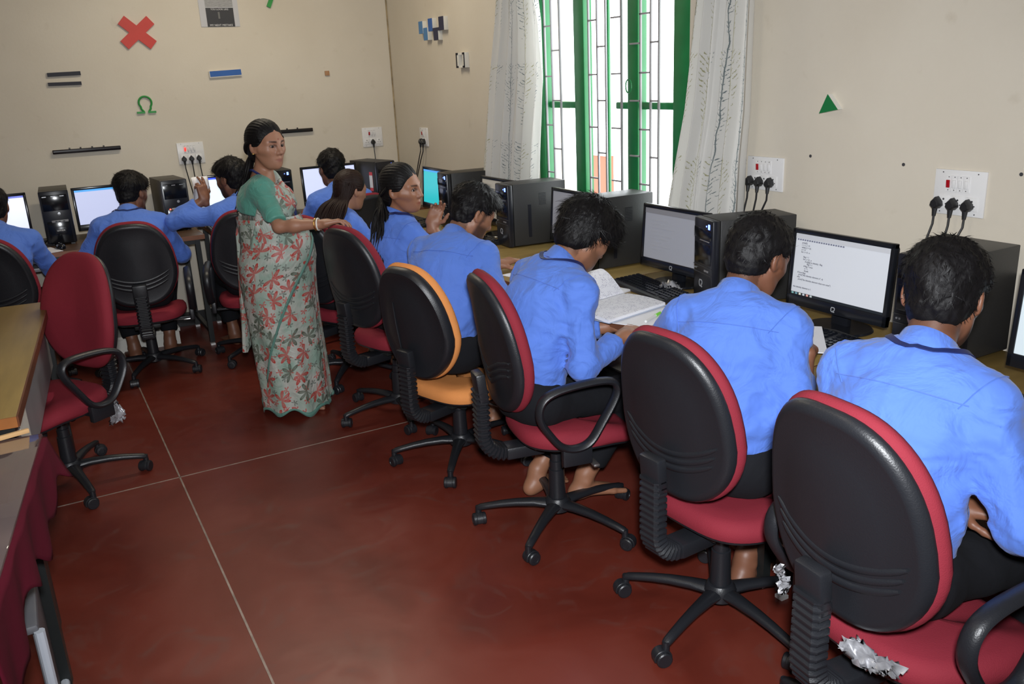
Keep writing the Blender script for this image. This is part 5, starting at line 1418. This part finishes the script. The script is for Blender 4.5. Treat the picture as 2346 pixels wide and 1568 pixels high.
        for i in range(40):
            s0 = kn+lat*rr.normal(0, .016)+up*rr.normal(0, .014)
            m1 = c7+bk*(.075+rr.normal(0, .008))+lat*rr.normal(0, .014)-up*.0
            e = c7+bk*(.10+rr.normal(0, .01))+lat*rr.normal(0, .015)-up*rr.uniform(.12, .22)
            lock(spline([s0, m1, e], 6), .012, .004, 6)
    link('hair', np_mesh('hair', np.concatenate(V), np.concatenate(Q), m), root)
# ------------------------------------------------------------------ the students
person((1.575, 1.15), 10, 'student in blue shirt nearest the camera, seen from behind at the right edge', lean=(6, 14, 28), head=(12, 22, 0), handR=(1.90, .96, .815), handL=(1.78, 1.10, .665), ankleR=(2.05, 1.0, .085), ankleL=(2.0, 1.28, .085),
       offset=(.03, 0), hintR=(-.2, -.42, -.9), skin=SK_B, hair='fluffy', beard=.8, seed=11, vox=.0048, cvox=.0065, nstr=2600, sc=.975, hposeR=(45, None, None), hposeL=(55, None, None), roll_sleeve=.78, hairlen=.024, hairlift=.35)
p2, i2 = person((1.69, 1.80), 30, 'student in blue shirt writing on a white sheet with a pen', lean=(4, 12, 26), head=(-26, 26, 0), handR=(1.94, 1.715, .85), handL=(1.93, 2.28, .80), ankleR=(1.87, 1.86, .085), ankleL=(2.03, 2.05, .085),
       seat=.44, offset=(.03, 0), hintR=(-.2, -.25, -1), skin=SK_B, hair='short', seed=23, vox=.0048, cvox=.0065, nstr=2400, hposeR=((62, 58, 60, 64), (.55, .75, -.1), (-.3, -.35, .9)), lany=False, hairlen=.022, hairlift=.3, roll_sleeve=.42)
person((1.50, 2.60), 2, 'student reading the open notebook, bare feet crossed under the chair', lean=(6, 20, 33), head=(0, 38, 0), handR=(1.80, 2.45, .74), handL=(1.88, 2.62, .73), ankleR=(1.72, 2.60, .13), ankleL=(1.62, 2.80, .10),
       hintR=(-.6, -.35, -.9), hintL=(-.2, .5, -.9), skin=SK_A, hair='mop', beard=.45, seed=35, vox=.0048, cvox=.0065, nstr=3000, hposeR=(40, None, None), hairlen=.045, hairlift=.3, cuff=.05, face_vis=True)
person((1.495, 3.36), 34, 'bearded student in blue shirt on the orange chair, looking down', seat=.44, lean=(10, 20, 32), head=(-36, 32, 0), handR=(1.86, 3.18, .78), handL=(1.92, 3.62, .80), ankleR=(1.9, 3.35, .085), ankleL=(1.85, 3.6, .085),
       hintR=(-.3, -.7, -.75), skin=SK_A, hair='fade', beard=.85, seed=47, vox=.005, cvox=.008, nstr=2000, lany=False, face_vis=True)
person((1.55, 4.01), 22, 'girl in blue shirt looking round towards the camera with a raised hand', hs=1.03, lean=(2, 6, 10), head=(-62, 2, 4), handR=(1.71, 3.90, .985), handL=(1.9, 4.2, .79), ankleR=(1.9, 3.95, .085), ankleL=(1.9, 4.15, .085),
       hintR=(-.2, -.4, -.9), skin=SK_A, hair='ponytail', fem=True, seed=59, vox=.004, cvox=.008, face_vis=True, hposeR=((20, 25, 35, 40), (.35, -.15, .92), (.5, .8, -.1)), twist=-12, roll_sleeve=.35, sc=1.0)
person((1.46, 4.78), 18, 'girl with long loose brown hair facing the window wall', seat=.43, lean=(8, 16, 22), head=(-4, 14, 0), handR=(1.90, 4.65, .79), handL=(1.90, 4.9, .79), skin=SK_C, hair='long', hair_m=M_HAIRBR, fem=True, seed=61, vox=.006, cvox=.010, lany=False, face_vis=True)
person((1.82, 5.54), 96, 'student in blue shirt seen from behind at the monitor in the far corner', seat=.43, lean=(8, 14, 20), head=(0, 10, 0), skin=SK_B, hair='short', seed=73, vox=.007, cvox=.010, nstr=700, lany=False, handR=(1.92, 5.96, .80), handL=(1.66, 5.96, .80))
p8, i8 = person((1.16, 5.53), 88, 'bearded student holding up a white sheet before the far desk', seat=.42, lean=(6, 12, 16), head=(38, 10, 0), handL=(.955, 5.66, 1.02), handR=(1.3, 5.92, .80), hintL=(-.1, .7, -.75), skin=SK_B, hair='fade', beard=.85, seed=85, vox=.0055, cvox=.010, nstr=900, lany=False,
       hposeL=((12, 20, 48, 55), (-.10, .12, .98), (.35, -.9, .0)), roll_sleeve=.25)
person((.50, 5.64), 84, 'student in blue shirt at the far desk turning his head to the right', seat=.41, lean=(10, 20, 32), head=(-38, 14, 0), handL=(.33, 5.98, .80), handR=(.68, 5.98, .80), ankleL=(.42, 5.92, .085), ankleR=(.64, 5.90, .085), skin=SK_B, hair='fade', beard=.5, seed=97, vox=.006, cvox=.010, nstr=900)
person((-.23, 5.62), 80, 'student in blue shirt cut off by the left edge of the picture', seat=.40, lean=(12, 22, 30), head=(10, 10, 0), handL=(-.40, 5.98, .80), handR=(-.05, 5.98, .80), skin=SK_B, hair='short', seed=103, vox=.008, cvox=.010, nstr=400, lany=False)

# pen in the writing hand, sheet in the raised hand
def to_world(root, v):
    F = root.rotation_euler.z; return np.array((root.location.x+math.cos(F)*v[0]-math.sin(F)*v[1], root.location.y+math.sin(F)*v[0]+math.cos(F)*v[1], v[2]))
hw = to_world(p2, i2['WR']+i2['fR']@np.array((.085, .022, -.030)))
pn = empty('pen', tuple(hw), 0, 'grey and blue pen in the hand of the writing student', 'pen')
dv = Vector((-.30, -.05, .55)).normalized()
if True:
    MB().cyl(-.035*dv, .07*dv, .0048, n=12).build('barrel', mat('grey_pen', (.35, .38, .42), .3), pn)
    MB().cyl(.07*dv, .095*dv, .0055, n=12).build('cap', mat('blue_pen', (.02, .06, .3), .3), pn); MB().cyl(-.035*dv, -.048*dv, .0045, .001, n=10).build('tip', M_SILV, pn)
hw = to_world(p8, i8['WL']+i8['fL']@np.array((.10, .01, -.018)))
sh = empty('held_sheet', (hw[0]-.01, hw[1]+.012, hw[2]-.10), rad(28), 'white sheet held up before the monitor by a bearded student', 'paper')
nn = 10; vs = []; fs = []
for i in range(nn+1):
    for j in range(nn+1):
        x = -.05+.105*i/nn; z = -.10+.24*j/nn; vs.append((x, .02*math.sin(i*.5)+.012*math.sin(j*.6), z))
for i in range(nn):
    for j in range(nn): a = i*(nn+1)+j; fs.append((a, a+1, a+nn+2, a+nn+1))
o = MB().add(vs, fs).build('sheet', M_PAPER, sh, smooth=80); md = o.modifiers.new('t', 'SOLIDIFY'); md.thickness = .001

# ------------------------------------------------------------------ the woman in the sari
SARI_G = cloth_material('sea_green_silk', (.085, .27, .215), rough=.42, bump=.8); M_BORDER = cloth_material('sari_border_green', (.10, .22, .18), rough=.5)
def sari_material():
    m, N, L, b = new_mat('printed_sari')
    uv = N.new('ShaderNodeUVMap'); M = lambda op, a, b_=None, c_=None: math_node(N, L, op, a, b_, c_)
    nz = N.new('ShaderNodeTexNoise'); nz.inputs['Scale'].default_value = 9; L.new(uv.outputs[0], nz.inputs[0])
    r = N.new('ShaderNodeValToRGB'); r.color_ramp.elements[0].color = (.24, .34, .28, 1); r.color_ramp.elements[1].color = (.42, .42, .38, 1); r.color_ramp.elements[0].position = .35; r.color_ramp.elements[1].position = .6
    L.new(nz.outputs['Fac'], r.inputs[0]); cur = r.outputs[0]
    def flowers(scale, off, petals, rad0, colA, colB, cur, line=False, thr=.5):
        mp = N.new('ShaderNodeMapping'); mp.inputs['Location'].default_value = (off, off*1.7, 0); mp.inputs['Scale'].default_value = (scale,)*3; L.new(uv.outputs[0], mp.inputs[0])
        vo = N.new('ShaderNodeTexVoronoi'); vo.voronoi_dimensions = '2D'; vo.inputs['Scale'].default_value = 1; vo.inputs['Randomness'].default_value = .55; L.new(mp.outputs[0], vo.inputs['Vector'])
        sb = N.new('ShaderNodeVectorMath'); sb.operation = 'SUBTRACT'; L.new(mp.outputs[0], sb.inputs[0]); L.new(vo.outputs['Position'], sb.inputs[1])
        sp = N.new('ShaderNodeSeparateXYZ'); L.new(sb.outputs[0], sp.inputs[0]); sc_ = N.new('ShaderNodeSeparateColor'); L.new(vo.outputs['Color'], sc_.inputs[0])
        ang = M('ADD', M('ARCTAN2', sp.outputs[1], sp.outputs[0]), M('MULTIPLY', sc_.outputs[1], 6.28))
        dist = vo.outputs['Distance']
        pet = M('POWER', M('ABSOLUTE', M('COSINE', M('MULTIPLY', ang, petals/2))), 1.3)
        R = M('MULTIPLY', M('MULTIPLY_ADD', pet, .85, .15), rad0)
        msk = M('LESS_THAN', dist, R)
        if line: msk = M('MULTIPLY', msk, M('SUBTRACT', 1, M('MULTIPLY', M('LESS_THAN', dist, M('MULTIPLY', R, .80)), .22)))
        pick = M('GREATER_THAN', sc_.outputs[0], thr)
        cm = N.new('ShaderNodeMix'); cm.data_type = 'RGBA'; L.new(pick, cm.inputs[0]); cm.inputs[6].default_value = (*colA, 1); cm.inputs[7].default_value = (*colB, 1)
        # half of the petals fade out so that blooms open to one side
        half = M('GREATER_THAN', M('ADD', M('COSINE', M('SUBTRACT', ang, 1.0)), .75), 0)
        mx = N.new('ShaderNodeMix'); mx.data_type = 'RGBA'; L.new(M('MULTIPLY', M('MULTIPLY', msk, half), 1.0), mx.inputs[0]); L.new(cur, mx.inputs[6]); L.new(cm.outputs[2], mx.inputs[7])
        return mx.outputs[2]
    cur = flowers(17, .37, 6, .34, (.11, .13, .11), (.42, .07, .06), cur, True)
    cur = flowers(9.5, 0, 7, .52, (.40, .045, .035), (.085, .105, .075), cur, True, .55)
    L.new(cur, b.inputs['Base Color']); b.inputs['Roughness'].default_value = .55
    n2 = N.new('ShaderNodeTexNoise'); n2.inputs['Scale'].default_value = 12; n2.inputs['Distortion'].default_value = 2; L.new(uv.outputs[0], n2.inputs[0])
    bp = N.new('ShaderNodeBump'); bp.inputs['Strength'].default_value = .35; bp.inputs['Distance'].default_value = .02; L.new(n2.outputs['Fac'], bp.inputs['Height']); L.new(bp.outputs[0], b.inputs['Normal'])
    return m
M_SARI = sari_material()
TLOC = (1.05, 4.475); TF = -20
pt, it = person(TLOC, TF, 'woman in a floral sari standing with one hand on a chair back', seat=.712, lean=(-3, 2, 10), head=(-44, 3, 0), handR=(1.205, 4.035, 1.035), handL=(1.24, 4.50, .98), hintR=(-.75, -.25, -.55), hintL=(-.3, .6, -.8), skin=SK_C, hair='bun', fem=True,
                vox=.004, seed=121, face_vis=True, hposeR=((22, 25, 28, 32), (.88, -.30, .12), (.1, .1, .95)), stand=True, outfit='sari', sc=.965, hs=1.07)
def sari(it):
    g, ar = it['gh'], it['ar']; root = it['root']; lat, up, fw = it['lat'], it['up'], it['fw']
    ch, c7, pel, w_, shc = it['ch'], it['c7'], it['pel'], it['w'], it['shc']
    SL, SR, EL, ER, atl = it['SL'], it['SR'], it['EL'], it['ER'], it['atl']
    def torso(p, o):
        d = ecaps(p, w_-np.array((0, 0, .05)), ch, (.162+o, .140+o), (.150+o, .112+o), lat)
        d = smin(d, ecaps(p, ch+fw*.012, c7-up*.08, (.150+o, .112+o), (.128+o, .078+o), lat), .05)
        for s in (-1, 1): d = smin(d, sph(p, ch+fw*.085+lat*.062*s+up*.0, .068+o), .05)
        return d
    def blouse(p):
        d = torso(p, .004)
        for Sx, E in ((SL, EL), (SR, ER)):
            d = smin(d, caps(p, shc+(Sx-shc)*.5, Sx, .054, .052), .045)
            ax = nrm(E-Sx); Ee = Sx+(E-Sx)*.90
            s2 = caps(p, Sx, Ee, .054, .049); s2 = smax(s2, ((p-Ee.astype(np.float32))@ax), .006); d = smin(d, s2, .03)
        d = d+wob(p, 26, 5)*.002
        d = smax(d, -((p-(ch-up*.055).astype(np.float32))@up.astype(np.float32)), .01)
        d = smax(d, -caps(p, c7+fw*.03-up*.03, atl+it['neckdir']*.05+fw*.06, .085, .10), .01)
        d = smax(d, -ell(p, c7-fw*.06-up*.01, (.08, .085, .075)), .012)
        return d
    P0 = np.array([SL, SR, EL, ER, ch, c7]); v, q = surface_nets(blouse, P0.min(0)-.17, P0.max(0)+.13, .007)
    link('blouse', np_mesh('blouse', v, q, SARI_G), root)
    # draped upper end, from the right hip across the chest over the left shoulder
    def drape(p):
        d = torso(p, .014)
        d = smin(d, caps(p, shc+(SL-shc)*.35, SL-(SL-shc)*.02, .072, .066), .05)
        d = d+.004*np.sin((p[:, 1]*.8+p[:, 2])*70+wob(p, 12, 3)*2)*np.clip((p[:, 2]-.9)/.1, 0, 1)+wob(p, 20, 8)*.003
        lim = np.interp(p[:, 2], [.9, 1.0, 1.15, 1.22, 1.30], [-.34, -.27, -.185, -.11, -.01]).astype(np.float32)
        lim = np.where(p[:, 0] < -.01, lim+(-.01-p[:, 0])*2.4, lim)
        d = smax(d, lim-p[:, 1], .008)
        d = smax(d, .90-p[:, 2], .01)
        d = smax(d, -caps(p, c7+fw*.03-up*.02-lat*.02, atl+it['neckdir']*.05+fw*.06-lat*.02, .078, .095), .01)
        return d
    v, q = surface_nets(drape, P0.min(0)-.2, P0.max(0)+.15, .007)
    uv = np.stack([np.arctan2(v[:, 1], v[:, 0]+.0)*.17+.3*v[:, 2], v[:, 2]], 1)
    link('sari_drape', np_mesh('sari_drape', v, q, M_SARI, uv=uv), root)
    # skirt with pleats
    nth, nz_ = 144, 70; V = np.zeros((nz_, nth, 3)); U = np.zeros((nz_, nth, 2))
    zs = np.linspace(.012, 1.045, nz_)
    rx = np.interp(zs, [0, .12, .45, .70, .82, .92, 1.045], [.185, .18, .185, .195, .198, .180, .160]); ry = np.interp(zs, [0, .12, .45, .70, .82, .92, 1.045], [.222, .215, .20, .20, .205, .188, .172])
    th = np.linspace(0, 2*math.pi, nth, endpoint=False)
    for i, z in enumerate(zs):
        k = np.clip((.80-z)/.6, 0, 1)
        pl = np.exp(-((th-.25+.35*(1-k)) % (2*math.pi)-0)**2*0)*0
        fr = np.exp(-(np.angle(np.exp(1j*(th-.15)))/.55)**2)
        rr_ = 1+k*(.035*np.sin(th*9+1.5*z)+.05*fr*np.sin(th*26+2*z))+.012*np.sin(th*5+z*9)
        cx = pel[0]+.02+.035*(1-z)+.025*np.exp(-((z-.9)/.12)**2)
        V[i, :, 0] = cx+rx[i]*np.cos(th)*rr_; V[i, :, 1] = pel[1]-.01*(1-z)+ry[i]*np.sin(th)*rr_
        V[i, :, 2] = z+(.020*np.sin(th*7)+.012*np.sin(th*3+1))*np.clip((.1-z)/.1, 0, 1)+(.012 if i == 0 else 0)
        U[i, :, 0] = th*.20-.25*z; U[i, :, 1] = z
    idx = np.arange(nz_*nth).reshape(nz_, nth); r2 = np.roll(idx, -1, 1)
    Q = np.stack([idx[:-1], r2[:-1], r2[1:], idx[1:]], -1).reshape(-1, 4)
    link('sari_skirt', np_mesh('sari_skirt', V.reshape(-1, 3), Q, M_SARI, uv=U.reshape(-1, 2)), root)
    nrm_xy = lambda p_: np.stack([p_[:, 0]-pel[0], p_[:, 1]-pel[1], 0*p_[:, 0]], 1)
    def strip(name, lower, upper, off=.004):
        n = len(lower); A = np.concatenate([lower, upper]); d = nrm_xy(A); d /= np.linalg.norm(d, axis=1)[:, None]; A = A+d*off
        q_ = np.stack([np.arange(n-1), np.arange(1, n), np.arange(1, n)+n, np.arange(n-1)+n], 1)
        o_ = link(name, np_mesh(name, A, q_, M_BORDER), root); md = o_.modifiers.new('t', 'SOLIDIFY'); md.thickness = .003
    lo_ = np.concatenate([V[0], V[0, :1]]); hi_ = np.concatenate([V[2], V[2, :1]])
    strip('hem_border', lo_, hi_)
    # slanting border of the outer wrap: from the front waist down round to the right rear
    def surf(t_, z):
        i = np.clip(np.interp(z, zs, np.arange(nz_)), 0, nz_-1.001); i0 = int(i); f = i-i0; j = (t_ % (2*math.pi))/(2*math.pi)*nth; j0 = int(j) % nth; j1 = (j0+1) % nth; fj = j-int(j)
        a = V[i0, j0]*(1-fj)+V[i0, j1]*fj; b = V[i0+1, j0]*(1-fj)+V[i0+1, j1]*fj; return a*(1-f)+b*f
    ts = np.linspace(0, 1, 40); lw, uw = [], []
    for t_ in ts:
        a = rad(-5-125*t_**1.1); z = .93-.30*t_-.42*t_**2.2
        lw.append(surf(a, z-.014)); uw.append(surf(a, z+.014))
    strip('slanting_border', np.array(lw), np.array(uw), .006)
    # pallu end hanging behind the left shoulder
    mb = MB(); bk = -fw
    for i in range(7):
        y0 = .10+.022*i
        mb.tube([SL*.5+shc*.5+up*.055-lat*(.05-.02*i), shc+lat*(.07+.014*i)+bk*.085-up*.03, shc+lat*(.08+.016*i)+bk*.12-up*.3, np.array((-.19-.01*(i % 2), y0, .62)), np.array((-.22, y0-.02, .30))], .016, 6)
    o_ = mb.mesh('pallu_end', M_SARI); o_.uv_layers.new(name='UVMap')
    uvl = o_.uv_layers[0].data
    for lp in o_.loops:
        c = o_.vertices[lp.vertex_index].co; uvl[lp.index].uv = (c.y*1.0+c.x, c.z)
    link('pallu_end', o_, root)
    # feet hidden; ornaments
    Rh, hc = it['Rh'], it['hc']
    H = lambda x, y, z: hc+Rh@np.array((x, y, z))*g
    M_GOLD = mat('gold', (.75, .50, .16), .25, metal=1)
    for s in (-1, 1): MB().lathe([(.0, -.003), (.006, -.002), (.006, .002), (.0, .003)], 10, Matrix.Translation(H(.0, s*.088, -.036))).build('earring', M_GOLD, root)
    MB().lathe([(.0, -.001), (.0035, -.001), (.0035, .001), (.0, .001)], 10, Matrix.Translation(H(.0945, 0, .036)) @ Matrix.Rotation(rad(90), 4, 'Y')).build('bindi', M_SWR, root)
    cn = c7+up*.0+fw*.01
    def necklace(name, m, drop, rad_, w, ext=.09):
        P = []
        for t_ in np.linspace(-1, 1, 33):
            a = t_*math.pi*.80; dn = (1-math.cos(a))/2
            P.append(cn+bk*math.cos(a)*(.078+.0*dn)+fw*dn*ext*.6+lat*math.sin(a)*.078*(1-.0*dn)-up*(drop*dn**1.5-.012*(1-dn)))
        MB().tube(P, w, 8, flat=rad_, side=(0, 0, 1)).build(name, m, root)
    necklace('gold_chain', M_GOLD, .10, (1, 1), .0022)
    # lanyard straps down the front
    for s in (-1, 1):
        P = [cn+bk*.085+up*.0, cn+bk*.055+lat*s*.066+up*.012, cn+fw*.0+lat*s*.088-up*.012, cn+fw*.085+lat*s*.075-up*.075, ch+fw*.158+lat*s*.035+up*.03, ch+fw*.185+lat*(.01*s)-up*.09, w_+fw*.185+lat*.004*s+up*.0]
        Q_ = []
        for i in range(len(P)-1):
            for t_ in np.linspace(0, 1, 6, endpoint=False): Q_.append(P[i]*(1-t_)+P[i+1]*t_)
        MB().tube(Q_, .006, 6, flat=(1, .25), side=tuple(lat if False else up)).build('lanyard_strap', M_LANY, root)
    Wr, fR = it['WR'], it['fR']; ax = fR[:, 0]
    e = ER-Wr; e /= np.linalg.norm(e)
    for k in (0, 1):
        c = Wr+e*(.025+.012*k); u = np.cross(e, (0, 0, 1.)); u /= np.linalg.norm(u); v_ = np.cross(e, u)
        MB().tube([c+(u*math.cos(a)+v_*math.sin(a))*.0285 for a in np.linspace(0, 2*math.pi, 25)[:-1]], .0035, 6, closed=True).build('bangle', M_GOLD if k else mat('white_bangle', (.8, .78, .72), .3), root)
sari(it)
# ------------------------------------------------------------------ unseen fill tubes added on the ceiling for ambient light
M_FILLTUBE = mat('lit_fill_tube', (1, .98, .93), .3, emit=3)
for i, (x, y) in enumerate(((.2, 2.0), (1.3, 5.3))):
    t = empty('fill_tube', (x, y, CEIL-.03), 0, ('added ceiling fill tube over the empty floor', 'added ceiling fill tube over the far corner')[i], 'lamp', 'added ceiling fill tubes')
    MB().box((0, 0, .012), (.62, .03, .012), bev=.004).build('fill_batten', M_WHITE, t); MB().cyl((-.6, 0, -.016), (.6, 0, -.016), .014, n=12).build('tube', M_FILLTUBE, t)
    l = add_light('fill_glow', 'AREA', (x, y, CEIL-.075), (7, 20)[i], (1, .88, .68), shape='RECTANGLE', size=1.2, size_y=.05)  # area lamp added as warm ambient fill
print('script seconds', time.time()-T0)
